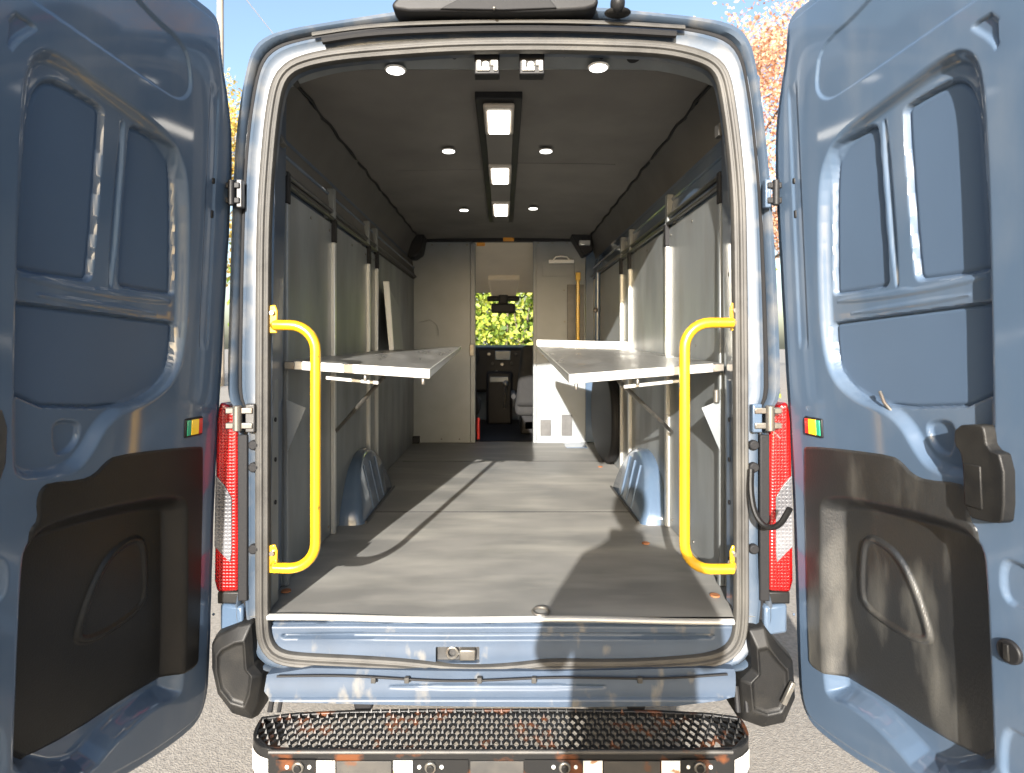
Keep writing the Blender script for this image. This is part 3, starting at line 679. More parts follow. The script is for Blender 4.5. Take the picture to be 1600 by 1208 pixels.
# ---- ceiling
cb = MB(); vs = []
nx, ny = 16, 40
for j in range(ny + 1):
    for i in range(nx + 1):
        x = -.79 + 1.58 * i / nx; y = .12 + 3.50 * j / ny
        vs.append(V(x, y, 1.0 + .012 * (1 - (x / .79) ** 2) + .0025 * math.sin(y * 6.3)))
cb.add(vs, [(j * (nx + 1) + i, j * (nx + 1) + i + 1, (j + 1) * (nx + 1) + i + 1, (j + 1) * (nx + 1) + i) for j in range(ny) for i in range(nx)])
ce = cb.build('ceiling_lining', M['ceiling'], van)
MB().tube([V(x, 1.30, 1.004 + .012 * (1 - (x / .79) ** 2)) for x in np.linspace(.03, .62, 14)], .005, 6, ry=.003).build('ceiling_seam', M['side_lining'], ce)
MB().tube([V(x, 1.42, 1.004 + .012 * (1 - (x / .79) ** 2)) for x in np.linspace(-.62, -.1, 14)], .005, 6, ry=.003).build('ceiling_seam', M['side_lining'], ce)
# rear header panel
hp = MB(); vs = []
for i in range(41):
    x = -.76 + 1.52 * i / 40; e = .11 * max(0, (abs(x) - .45) / .31) ** 2
    vs += [V(x, .02, 1.045 - e), V(x, .13, .992 - e * .6), V(x, .15, .998 - e * .3)]
hp.add(vs, [(i * 3 + j, i * 3 + j + 1, i * 3 + 4 + j, i * 3 + 3 + j) for i in range(40) for j in range(2)])
hd = hp.build('header_panel', M['wall'], van)
MB().cyl(pt(990, 89, 2.07), (0, .4, 1), .024, .006, 24).build('header_grommet', M['rubber'], hd)
for px, py in ((882, 86), (940, 89), (1080, 92), (710, 89), (565, 97)):
    MB().cyl(pt(px, py, 2.07), (0, .4, 1), .008, .006, 14).build('header_hole', M['rubber'], hd)
# central black channel with lamps
xc = -.020
box('ceiling_channel', M['black'], van, xc - .095, xc + .095, .37, 2.75, .985, 1.02, .004)
box('channel_cover', M['ceiling'], van, xc - .062, xc + .062, .74, 2.70, .978, .986, .002)
for k, (ya, yb) in enumerate(((.40, .72), (1.20, 1.55), (2.02, 2.42))):
    wx = .064
    lc = MB().box(xc - wx, xc + wx, ya, yb, .962, .984).build('ceiling_lamp', M['lamp_case'], van, .010, 3)
    MB().box(xc - wx + .018, xc + wx - .018, ya + .035, yb - .035, .955, .963).build('diffuser', M['lamp_on'], lc, .003)
for px, py, D in ((618, 105, 2.12), (935, 100, 2.10), (701, 237, 3.03), (853, 237, 3.03), (725, 331, 4.35), (833, 328, 4.30)):
    c = pt(px, py, D); c.z = ZC + (.985 if D < 2.5 else .994)
    sp_ = MB().cyl(c, (0, 0, 1), .038 if D < 2.5 else .034, .008, 24).build('ceiling_spot', M['white'], van, .004)
    MB().cyl(c - Vector((0, 0, .004)), (0, 0, 1), .031, .004, 24).build('spot_lens', M['spot_on'], sp_)
# wiring connectors hanging in the header cut-out
for px in (761, 831):
    c = pt(px, 106, 2.05)
    g = MB().box(c.x - .043, c.x + .043, .040, .09, c.z - ZC - .026, c.z - ZC + .05).build('connector_box', M['black'], van, .004)
    mb = MB(); z = c.z - ZC
    mb.box(c.x - .034, c.x - .022, .032, .040, z - .016, z + .018).box(c.x + .024, c.x + .036, .032, .040, z - .016, z + .018)
    mb.box(c.x - .022, c.x - .014, .032, .040, z - .016, z - .008).box(c.x + .014, c.x + .024, .032, .040, z + .002, z + .018)
    mb.ball(Vector((c.x - .004, .036, c.z + .004)), .012, .006, .012).box(c.x - .018, c.x + .008, .032, .040, z - .016, z - .004)
    mb.build('connector_clip', M['white'], g, .001)
for (px, py) in ((462, 128), (442, 222)):      # yellowed clips on the left rear corner
    c = pt(px, py, 2.12); MB().box(c.x - .010, c.x + .010, .08, .12, c.z - ZC - .022, c.z - ZC + .022, Matrix.Rotation(R(-25), 3, 'Y')).build('lining_clip', M['seal'], van, .002)
c = pt(1120, 208, 2.12); MB().box(c.x - .008, c.x + .008, .08, .12, c.z - ZC - .022, c.z - ZC + .022).build('lining_clip', M['seal'], van, .002)

# ---- grab handles
def handle(s_, xb, ztop, zbot):
    xw = s_ * .778; y = -.02; r = .05
    P = [V(xw, .02, ztop), V(xw - s_ * .02, y, ztop)]
    n_ = 7; rr = .085
    cx = xb + s_ * rr
    for k in range(n_ + 1):
        a = math.pi / 2 * k / n_
        P.append(V(cx - s_ * rr * math.sin(a), y, ztop - rr + rr * math.cos(a)))
    for k in range(n_ + 1):
        a = math.pi / 2 * k / n_
        P.append(V(cx - s_ * rr * math.cos(a), y, zbot + rr - rr * math.sin(a)))
    P += [V(xw - s_ * .02, y, zbot), V(xw, .02, zbot)]
    h = MB().tube(P, .0175, 18).build('grab_handle', M['yellow'], van)
    h['label'] = 'yellow tubular grab handle at the ' + ('right' if s_ > 0 else 'left') + ' side of the rear opening'
    for z, off in ((ztop, .035), (zbot, .03)):
        b = MB().prism([V(*q) for q in ((xw - s_ * .012, .012, z - .026), (xw + s_ * .016, .012, z - .026), (xw + s_ * .016, .012, z + .066), (xw - s_ * .006, .012, z + .07), (xw - s_ * .014, .012, z + .05))], (0, -.008, 0)).build('bracket', M['yellow'], h, .003)
        MB().cyl(V(xw + s_ * .002, -.0, z + .042), (0, 1, 0), .0095, .012, 6).build('bolt', M['steel'], h, .001)
handle(-1, -.627, .068, -.742)
handle(1, .603, .076, -.745)

# ---- fold-down shelves
def shelf(s_, A, B, C, Dd, label):
    """A near wall, B near aisle, C far aisle, Dd far wall corner (top face)"""
    A, B, C, Dd = [V(*p) for p in (A, B, C, Dd)]; t = Vector((0, 0, -.006))
    sh = MB().hexa([A + t, B + t, C + t, Dd + t, A, B, C, Dd]).build('shelf', M['shelf_top'], van, .002)
    sh['label'] = label
    h = Vector((0, 0, -.029)); up = Vector((0, 0, .004)); d = Vector((0, -.012, 0)); w_ = (B - A)
    n1 = A + w_ * .07; m1 = A + w_ * .46; m2 = A + w_ * .485
    MB().hexa([n1 + h + d, B + h * 1.15 + d, B + h * 1.15, n1 + h, n1 + up + d, B + up + d, B + up, n1 + up]).build('front_lip', M['alu'], sh, .003)
    MB().hexa([A + h + d * .7, n1 + h + d * .7, n1 + h, A + h, A + d * .7, n1 + d * .7, n1, A]).build('lip_joint', M['steel'], sh, .003)
    e = Vector((-s_ * -.0, 0, 0)); k = Vector((s_ * .006, 0, 0))
    MB().hexa([B + h, B + h + k, C + h * .5 + k, C + h * .5, B + up, B + up + k, C + up + k, C + up]).build('aisle_lip', M['strip'], sh, .001)
    if s_ > 0:
        hh = Vector((0, 0, .045)); b = Vector((0, .014, 0))
        MB().hexa([C - hh * .1, Dd - hh * .1, Dd + b, C + b, C + hh, Dd + hh, Dd + b + hh, C + b + hh]).build('back_lip', M['white'], sh, .003)
    # folding stay and bar below
    q = A + w_ * .25 + Vector((0, .05, -.05)); q2 = A + w_ * .62 + Vector((0, .05, -.058))
    MB().hexa([q + Vector((0, 0, -.014)), q2 + Vector((0, 0, -.014)), q2 + Vector((0, .02, -.014)), q + Vector((0, .02, -.014)), q, q2, q2 + Vector((0, .02, 0)), q + Vector((0, .02, 0))]).build('stay_bar', M['alu'], sh, .003)
    MB().tube([q2 + Vector((0, .1, .01)), V(s_ * .82, .9, -.42)], .009, 8).build('stay_arm', M['steel'], sh)
    for f_ in (.55, .95):
        MB().cyl(A + w_ * f_ + Vector((0, -.002, -.046)), (0, 0, 1), .007, .022, 10).build('lip_bolt', M['steel'], sh, .002)
    for yy in (.9, 1.5):
        MB().hexa([V(s_ * .832, yy, -.10), V(s_ * .45, yy, -.075), V(s_ * .45, yy + .008, -.075), V(s_ * .832, yy + .008, -.10), V(s_ * .832, yy, -.06), V(s_ * .45, yy, -.062), V(s_ * .45, yy + .008, -.062), V(s_ * .832, yy + .008, -.06)]).build('cross_brace', M['strip'], sh)
    return sh
shelf(-1, (-.815, .21, -.058), (-.278, .25, -.092), (-.275, 1.85, -.010), (-.832, 2.05, -.030), 'left-hand fold-down metal shelf, its front lip in full sun')
shelf(1, (.815, .20, -.066), (.246, .25, -.112), (.246, 2.42, -.002), (.835, 1.90, -.022), 'right-hand fold-down metal shelf with white back lip')
# a second left shelf folded up against the wall further in
fs_ = MB().hexa([V(-.74, 1.96, -.04), V(-.725, 1.96, -.04), V(-.80, 2.75, -.04), V(-.815, 2.75, -.04), V(-.80, 2.0, .42), V(-.785, 2.0, .42), V(-.83, 2.75, .30), V(-.845, 2.75, .30)]).build('folded_shelf', M['bulkhead'], van, .004)
fs_['label'] = 'left-hand shelf folded upright against the wall'
MB().hexa([V(-.76, 1.94, -.04), V(-.73, 1.94, -.04), V(-.73, 1.965, -.04), V(-.76, 1.965, -.04), V(-.808, 1.97, .43), V(-.768, 1.97, .43), V(-.768, 1.995, .43), V(-.808, 1.995, .43)]).build('front_lip', M['white'], fs_, .003)

# ---- bulkhead
YB = 3.6; sb = F / (YB + D0)
def bx(px): return (px - CX) / sb
def bz(py): return (CY - py) / sb
lb = MB().box(bx(628), bx(740), YB, YB + .03, FL, bz(378)).build('bulkhead_panel', M['bulkhead'], van, .004)
MB().box(bx(735), bx(743), YB - .02, YB + .05, FL, bz(380)).build('door_jamb', M['bulkhead'], lb, .006)
MB().box(bx(734), bx(741), YB - .035, YB - .015, bz(556), bz(538)).build('latch', M['steel'], lb, .004)
for px in (675, 702, 730): MB().cyl(V(bx(px), YB - .004, bz(383)), (0, 1, 0), .009, .01, 12).build('rivet', M['steel'], lb)
for px in (652, 690, 718): MB().cyl(V(bx(px), YB - .004, bz(686)), (0, 1, 0), .007, .01, 12).build('rivet', M['dark_steel'], lb)
MB().tube([V(bx(655), YB - .003, bz(504)), V(bx(672), YB - .003, bz(500)), V(bx(683), YB - .003, bz(508)), V(bx(685), YB - .003, bz(525))], .005, 8).build('pressed_mark', M['bulkhead'], lb)
box('foot_block', M['black'], lb, bx(636), bx(656), YB - .06, YB, FL, bz(681))
rb = MB().box(bx(836), bx(915), YB, YB + .03, FL, bz(374)).build('bulkhead_panel', M['bulkhead'], van, .004)
MB().box(bx(833), bx(838), YB - .015, YB + .05, FL, bz(374)).build('door_jamb', M['bulkhead'], rb, .004)
for px in (841, 863, 886): MB().cyl(V(bx(px), YB - .004, bz(380)), (0, 1, 0), .008, .01, 12).build('rivet', M['steel'], rb)
MB().box(bx(848), bx(898), YB - .006, YB, bz(432), bz(409)).build('shelf_plate', M['bulkhead'], rb, .002)
hd = MB().box(bx(857), bx(896), YB - .05, YB - .005, bz(412), bz(407)).tube([V(bx(864), YB - .04, bz(407)), V(bx(868), YB - .04, bz(402.5)), V(bx(876), YB - .04, bz(401.5)), V(bx(885), YB - .04, bz(402.5)), V(bx(889), YB - .04, bz(407))], .007, 8).build('pull_handle', M['white'], rb, .002)
MB().box(bx(886), bx(912), YB - .018, YB - .002, FL + .62, bz(445)).build('sliding_door_post', M['dark_steel'], rb, .003)
for a, b, c_, d_ in ((844.5, 861, 656, 681), (877.5, 894, 648, 681)):
    MB().box(bx(a), bx(b), YB - .006, YB, bz(d_), bz(c_)).build('vent_grille', M['dark_steel'], rb, .003)
for px, py in ((881, 454), (882, 503), (848, 556)): MB().cyl(V(bx(px), YB - .022, bz(py)), (0, 1, 0), .007, .008, 12).build('rivet', M['steel'], rb)
box('foot_rail', M['bulkhead'], rb, bx(838), bx(908), YB - .02, YB, FL, bz(687))
for a_, b_ in ((bx(915) + .002, .93), (-.93, bx(628) - .002)):
    MB().box(a_, b_, YB + .004, YB + .05, FL, 1.0).build('corner_post', M['paint'], van, .004)
hb = MB().box(-.89, .80, YB - .02, YB + .04, bz(378), 1.02).build('bulkhead_header', M['black'], van, .004)
MB().box(bx(745), bx(758), YB - .045, YB - .02, bz(385.5), bz(380)).build('marker_lamp', M['orange'], hb, .006)
MB().box(bx(786), bx(803), YB - .045, YB - .02, bz(378), bz(372)).build('marker_lamp', M['orange'], hb, .006)
MB().prism([V(bx(635), YB - .25, bz(374)), V(bx(668), YB - .25, bz(374)), V(bx(663), YB - .25, bz(400)), V(bx(652), YB - .25, bz(408)), V(bx(634), YB - .25, bz(406))], (0, .24, 0)).build('corner_duct', M['black'], van, .01)
cdk = MB().prism([V(bx(889), YB - .22, bz(374)), V(bx(895), YB - .22, bz(362)), V(bx(918), YB - .22, bz(364)), V(bx(921), YB - .22, bz(398)), V(bx(908), YB - .22, bz(405))], (0, .2, 0)).build('corner_duct', M['black'], van, .008)
MB().box(bx(900), bx(916), YB - .26, YB - .20, bz(390), bz(383)).build('duct_bracket', M['strip'], cdk, .004)
# yellow upright grab bar by the side door
yb_ = MB().tube([V(bx(905) * .93, 3.3, bz(439)), V(bx(905) * .93, 3.3, bz(560))], .016, 12).build('grab_bar', M['yellow'], van)
MB().box(bx(905) * .93 - .022, bx(905) * .93 + .022, 3.28, 3.33, bz(444), bz(432)).build('bracket', M['yellow'], yb_, .004)
yb_['label'] = 'short yellow upright grab bar beside the bulkhead'
MB().tube([V(.80, 3.05, .62), V(.795, 3.05, -.1)], .022, 12).build('door_post_tube', M['paint'], van)
MB().ball(V(.775, 3.02, .30), .022, .022, .022).build('post_bolt', M['steel'], van)
# dark rounded step well cover of the sliding side door
vs = []; nE = 36
for k in range(nE):
    a = 2 * math.pi * k / nE
    yy = 2.72 + .52 * math.copysign(abs(math.cos(a)) ** .8, math.cos(a)); zz = -.545 + .36 * math.copysign(abs(math.sin(a)) ** .8, math.sin(a))
    vs.append(V(.842, yy, zz))
MB().prism(vs, (-.075, 0, 0)).build('side_step_cover', M['rubber'], van, .03, 4)
box('step_edge_plate', M['paint'], van, .56, .75, 3.30, 3.55, FL, FL + .006)

# ---- cab interior
box('cab_floor_mat', M['rubber'], van, -.85, .85, 3.66, 5.3, FL - .004, FL + .006)
MB().hexa([V(-.86, 3.62, 1.0), V(.86, 3.62, 1.0), V(.80, 4.78, .60), V(-.80, 4.78, .60), V(-.86, 3.62, 1.015), V(.86, 3.62, 1.015), V(.80, 4.78, .615), V(-.80, 4.78, .615)]).build('cab_headliner', M['beige'], van, .004)
oc = MB().prism([V(-.17, 4.35, .70), V(.17, 4.35, .70), V(.14, 4.72, .545), V(-.14, 4.72, .545)], (0, 0, .08)).build('overhead_console', M['beige'], van, .015, 3)
mb = MB().box(-.14, .13, 4.60, 4.66, .36, .47).box(-.06, .05, 4.66, 4.74, .42, .58).box(-.19, .18, 4.68, 4.75, .50, .56)
mb.build('rear_view_mirror', M['black'], van, .02, 3)
def seat(x, ztop, y=4.10, w_=.25):
    s_ = MB().box(x - w_, x + w_, y - .05, y + .50, -.72, -.56).build('seat', M['seat'], van, .05, 4)
    s_['label'] = 'dark grey cab seat ' + ('right' if x > 0 else 'left') + ' of the gangway'
    MB().hexa([V(x - w_, y - .10, -.62), V(x + w_, y - .10, -.62), V(x + w_, y + .04, -.62), V(x - w_, y + .04, -.62), V(x - w_ * .78, y - .22, ztop), V(x + w_ * .78, y - .22, ztop), V(x + w_ * .78, y - .12, ztop), V(x - w_ * .78, y - .12, ztop)]).build('backrest', M['seat'], s_, .06, 5)
    MB().box(x - w_ * .8, x + w_ * .8, y, y + .45, FL, -.70).build('seat_base', M['dash'], s_, .02)
    MB().tube([V(x - w_ - .02, y - .05, -.52), V(x - w_ - .02, y + .28, -.50)], .025, 10).build('armrest', M['seat'], s_)
seat(.39, .0, w_=.27); seat(-.50, -.22)
da = MB().hexa([V(-.88, 4.95, -.55), V(.88, 4.95, -.55), V(.86, 5.40, -.55), V(-.86, 5.40, -.55), V(-.88, 4.98, -.02), V(.88, 4.98, -.02), V(.86, 5.42, .01), V(-.86, 5.42, .01)]).build('dashboard', M['dash'], van, .04, 4)
MB().box(-.20, .10, 4.85, 5.0, FL, -.30).build('centre_console', M['dash'], da, .03, 3)
MB().box(-.10, .08, 4.925, 4.96, -.17, -.06).build('screen', M['screen'], da, .006)
for i, (x, z) in enumerate(((-.13, -.21), (-.02, -.22), (.09, -.21), (-.17, -.10), (.14, -.10), (-.08, -.31), (.05, -.31))):
    MB().cyl(V(x, 4.92, z), (0, 1, 0), .019, .03, 16).build('control_knob', M['steel'] if i % 2 else M['grey_plastic'], da, .004)
MB().box(-.16, .05, 4.83, 4.86, -.42, -.36).build('cup_tray', M['wall'], da, .006)
MB().tube([V(.01, 4.75, FL + .2), V(.02, 4.70, -.45)], .012, 8).ball(V(.02, 4.70, -.43), .03, .03, .035).build('gear_lever', M['steel'], da)
sw = MB().tube([V(-.48 + .19 * math.cos(a), 4.78 + .04 * math.sin(a), -.12 + .18 * math.sin(a)) for a in np.linspace(0, 2 * math.pi, 33)], .014, 10)
sw.tube([V(-.66, 4.78, -.12), V(-.30, 4.78, -.12)], .016, 8).build('steering_wheel', M['dash'], van)
re_ = MB().cyl(V(bx(746.5), 3.72, -.80), (0, 0, 1), .016, .21, 20).build('red_container', mat('red_enamel', (.6, .02, .015), .35, coat=.5), None, .008)
tag(re_, 'small red upright container on the cab floor at the left of the bulkhead doorway', 'container')
box('small_cab_box', M['white'], van, .22, .30, 4.1, 4.2, -.86, -.78)

# ---- tail lamps
def lamp(s_):
    m_ = lambda x: s_ * x
    P = [(.905, -.235), (.935, -.205), (.965, -.19), (.978, -.25), (.985, -.80), (.975, -.84), (.900, -.835), (.902, -.55)]
    o = MB().prism([V(m_(x), .12, z) for x, z in P], (0, -.105, 0)).build('tail_lamp', M['red_lens'], van, .012, 3)
    o['label'] = 'red tail lamp with clear centre lens at the ' + ('right' if s_ > 0 else 'left') + ' rear corner'
    Q = [(.976, -.44), (.945, -.475), (.922, -.515), (.922, -.70), (.926, -.735), (.980, -.68)]
    MB().prism([V(m_(x), .016, z) for x, z in Q], (0, -.006, 0)).build('reversing_lens', M['clear_lens'], o, .002)
    MB().box(*sorted((m_(.885), m_(.975))), .02, .10, -.88, -.838).build('lamp_shelf', M['grey_plastic'], o, .006)
    MB().box(*sorted((m_(.868), m_(.905))), .02, .10, -.80, -.24).build('lamp_backing', M['black'], o, .006)
    # painted quarter below
    MB().hexa([V(m_(.88), .0, -.98), V(m_(.965), .02, -.98), V(m_(.985), .12, -.98), V(m_(.88), .12, -.98), V(m_(.88), .0, -.88), V(m_(.965), .02, -.88), V(m_(.985), .12, -.88), V(m_(.88), .12, -.88)]).build('quarter_panel', M['paint'], van, .01)
lamp(1); lamp(-1)

# ---- hinges, buffers, check strap
for s_ in (-1, 1):
    for z in (.505, -.245):
        xi_ = .878 if z > 0 else .835
        h = MB().box(*sorted((s_ * xi_, s_ * .925)), -.028, -.004, z - .032, z - .012).box(*sorted((s_ * xi_, s_ * .925)), -.028, -.004, z + .018, z + .038)
        h.cyl(V(s_ * (.885 if z < 0 else .905), -.026, z + .003), (0, 0, 1), .015 if z < 0 else .011, .085, 16)
        ho = h.build('hinge', M['black'] if z > 0 else M['steel'], van, .003)
        MB().box(*sorted((s_ * (.83 if z < 0 else .872), s_ * (.862 if z < 0 else .892))), -.022, .004, z - .045, z + .05).build('hinge_leaf', M['paint'] if s_ > 0 else M['dark_steel'], ho, .004)
    for z in (-.335, -.41, -.685):
        MB().cyl(V(s_ * .842, .002, z), (0, 1, 0), .017, .022, 18).build('rubber_buffer', M['rubber'], van, .005)
    MB().box(*sorted((s_ * .862, s_ * .895)), -.004, .012, -.86, -.30).build('pillar_seal_strip', M['rubber'], van, .004)
MB().tube([pt(*p) for p in chaikin([(1174, 733, 1.97), (1173, 770, 1.96), (1180, 806, 1.93), (1198, 826, 1.90), (1218, 822, 1.87), (1234, 795, 1.84)], 2, False)], .012, 10, ry=.009).build('check_strap', M['grey_plastic'], van)

# ---- bumper corners
def corner(s_, pts):
    P = chaikin([P2(*p) for p in pts], 0)
    n_ = len(P); c = np.mean(P, 0); vs = []
    lay = [(1.0, .30), (1.0, .06), (1.0, .03), (.92, -.012), (.62, -.040), (.56, -.028)]
    for k, y in lay: vs += [V(c[0] + (x - c[0]) * k, y, c[1] + (z - c[1]) * k) for x, z in P]
    fs = [(j * n_ + i, j * n_ + (i + 1) % n_, (j + 1) * n_ + (i + 1) % n_, (j + 1) * n_ + i) for j in range(len(lay) - 1) for i in range(n_)]
    fs.append(tuple(range((len(lay) - 1) * n_, len(lay) * n_)))
    o = MB().add(vs, fs).build('bumper_corner', M['grey_plastic'], van, .012, 3, angle=14)
    return o
corner(-1, [(330, 1000), (342, 985), (375, 968), (397, 965), (402, 1035), (416, 1052), (410, 1095), (398, 1128), (365, 1118), (340, 1085), (330, 1040)])
corner(1, [(1166, 975), (1192, 970), (1216, 1002), (1240, 1028), (1244, 1090), (1226, 1132), (1190, 1140), (1156, 1128), (1150, 1060), (1170, 1040)])
MB().box(.925, .942, -.06, -.045, -1.18, -1.10, Matrix.Rotation(R(25), 3, 'Y')).build('corner_reflector', M['steel'], van, .003)

# ---- step bumper
ZS = .43 - ZC
st = empty('step_bumper', (0, 0, 0), van)
xs0, xs1, ys0, ys1 = -.785, .768, -.240, -.030
deck = chaikin([(xs0, ys1), (xs0 + .0, ys0 + .09), (xs0 + .035, ys0 + .03), (xs0 + .09, ys0), (xs1 - .09, ys0), (xs1 - .035, ys0 + .03), (xs1, ys0 + .09), (xs1, ys1)], 2)
deck = [(max(xs0, min(xs1, x)), y) for x, y in deck]
DK = np.array(deck)
def inside(x, y, m_=0.0):
    return sdf(np.array([x]), np.array([y]), DK)[0][0] < -m_
# diamond mesh tread
tm = MB(); cw, ch = .0305, .026
rows = int((ys1 - ys0 + .02) / ch) + 1
def seg(a, b, wd, zt, zb):
    a = Vector(a); b = Vector(b); d = (b - a); n_ = Vector((-d.y, d.x)).normalized() * wd / 2
    tm.hexa([V(a.x - n_.x, a.y - n_.y, zb), V(b.x - n_.x, b.y - n_.y, zb), V(b.x + n_.x, b.y + n_.y, zb), V(a.x + n_.x, a.y + n_.y, zb),
             V(a.x - n_.x, a.y - n_.y, zt), V(b.x - n_.x, b.y - n_.y, zt), V(b.x + n_.x, b.y + n_.y, zt), V(a.x + n_.x, a.y + n_.y, zt)])
for j in range(rows):
    yb0 = ys0 + .012 + j * ch
    for i in range(54):
        x = xs0 + i * cw + (cw / 2 if j % 2 else 0)
        for dx in (-1, 1):
            a = (x, yb0); b = (x + dx * cw / 2, yb0 + ch)
            if inside(*a, .004) and inside(*b, .004): seg(a, b, .0088, ZS + .001, ZS - .004)
        if inside(x, yb0, .01):
            tm.add([V(x - .004, yb0 - .006, ZS), V(x + .004, yb0 - .006, ZS), V(x + .004, yb0 + .005, ZS), V(x - .004, yb0 + .005, ZS), V(x, yb0 - .001, ZS + .013)], [(0, 1, 4), (1, 2, 4), (2, 3, 4), (3, 0, 4)])
tm.build('tread_mesh', M['step'], st, smooth=False)
# frame rails round the mesh
def strip(loop, z0, z1, wd):
    n_ = len(loop); P = np.array(loop); T = np.roll(P, -1, 0) - np.roll(P, 1, 0); T /= np.linalg.norm(T, axis=1)[:, None]
    N_ = np.stack([T[:, 1], -T[:, 0]], 1)
    if np.sum(N_ * (P - P.mean(0))) < 0: N_ *= -1
    Q = P - N_ * wd; vs = []
    for i in range(n_):
        z0_ = z0 if P[i][1] < -.06 else z1 - .018
        vs += [V(P[i][0], P[i][1], z0_), V(P[i][0], P[i][1], z1), V(Q[i][0], Q[i][1], z1), V(Q[i][0], Q[i][1], z0_)]
    return MB().add(vs, [(i * 4 + j, i * 4 + (j + 1) % 4, ((i + 1) % n_) * 4 + (j + 1) % 4, ((i + 1) % n_) * 4 + j) for i in range(n_) for j in range(4)])
dr = resample(deck, 120)
strip([tuple(p) for p in dr], ZS - .11, ZS + .004, .012).build('step_frame', M['step_frame'], st, .003)
for s_ in (-1, 1):
    q = [p for p in dr if s_ * (p[0] + .0075) > .690 and p[1] < -.135]; q.sort(key=lambda p: math.atan2(p[1] + .13, s_ * (p[0] + .0075) - .66))
    c = np.array([s_ * .68 - .0075, -.15]); q = [c + (p - c) * .93 for p in q]
    MB().prism([V(p[0], p[1], ZS - .003) for p in q], (0, 0, .006)).build('end_plate', M['step_frame'], st)
MB().tube([V(xs0 + .09, ys0 - .002, ZS + .003), V(xs1 - .09, ys0 - .002, ZS + .003)], .006, 8).build('nosing', M['step_grey'], st)
ss = F / (D0 + ys0)
def sx(px): return (px - CX) / ss
zf = ZS - .022
for a, b in ((495, 524), (615, 645), (911, 941), (1033, 1062)):
    MB().box(sx(a), sx(b), ys0 - .005, ys0 - .0025, ZS - .085, zf).build('reflective_patch', mat('white_reflective_tape', (.8, .78, .72), .3, grime=(.35, .16, .06), gscale=30, gamt=.9, glo=.62, ghi=.66), st)
for a, b in ((432, 494), (646, 732), (820, 910), (1063, 1118)):
    MB().box(sx(a), sx(b), ys0 - .005, ys0 - .0022, ZS - .09, zf + .003).build('face_plate', M['step_frame'], st)
for a, b in ((526, 612), (735, 818), (943, 1031)):
    MB().box(sx(a), sx(b), ys0 - .004, ys0 - .002, ZS - .09, zf - .002).build('rubber_face', M['step_grey'], st, .001)
for px in (467, 673, 882, 1092):
    MB().cyl(V(sx(px), ys0 - .008, ZS - .039), (0, 1, 0), .0175, .010, 24).build('sensor', M['steel'], st, .003)
    MB().cyl(V(sx(px), ys0 - .015, ZS - .039), (0, 1, 0), .011, .006, 20).build('sensor_cap', M['grey_plastic'], st, .002)
    for d in (-.033, .033): MB().ball(V(sx(px) + d, ys0 - .006, ZS - .039), .006, .004, .006).build('face_bolt', M['white'], st)
def onrim(t):     # white worn strips round the front corners
    return dr[int(t) % 120]
for s_ in (-1, 1):
    pts = [p for p in dr if s_ * (p[0] + .0075) > .675 and p[1] < -.14]
    pts.sort(key=lambda p: p[0])
    vs = []
    for p in pts:
        c = np.array([s_ * .67 - .0075, -.15]); n_ = (p - c); n_ /= np.linalg.norm(n_); q = p + n_ * .0025
        vs += [V(q[0], q[1], ZS - .085), V(q[0], q[1], ZS - .026 + .004 * math.sin(q[0] * 300))]
    MB().add(vs, [(2 * i, 2 * i + 2, 2 * i + 3, 2 * i + 1) for i in range(len(pts) - 1)]).build('corner_patch', M['white'], st)
# brackets and rubber hangers that carry the step
for px, s_ in ((427, -1), (1148, 1)):
    x = (px - CX) / s0; MB().tube([V(x, -.03, ZS - .01), V(x + .004, -.0, ZS + .06)], .009, 8).tube([V(x + .03, -.03, ZS - .01), V(x + .034, -.0, ZS + .06)], .007, 8).build('step_bracket', M['rubber'], st)
for px in (570, 992):
    x = (px - CX) / s0; MB().cyl(V(x, .10, -1.20), (0, 1, 0), .032, .25, 20).build('chassis_hanger', M['rubber'], van, .008)
    MB().box(x - .045, x + .045, .02, .10, -1.19, -1.165).build('hanger_plate', M['step'], van, .004)

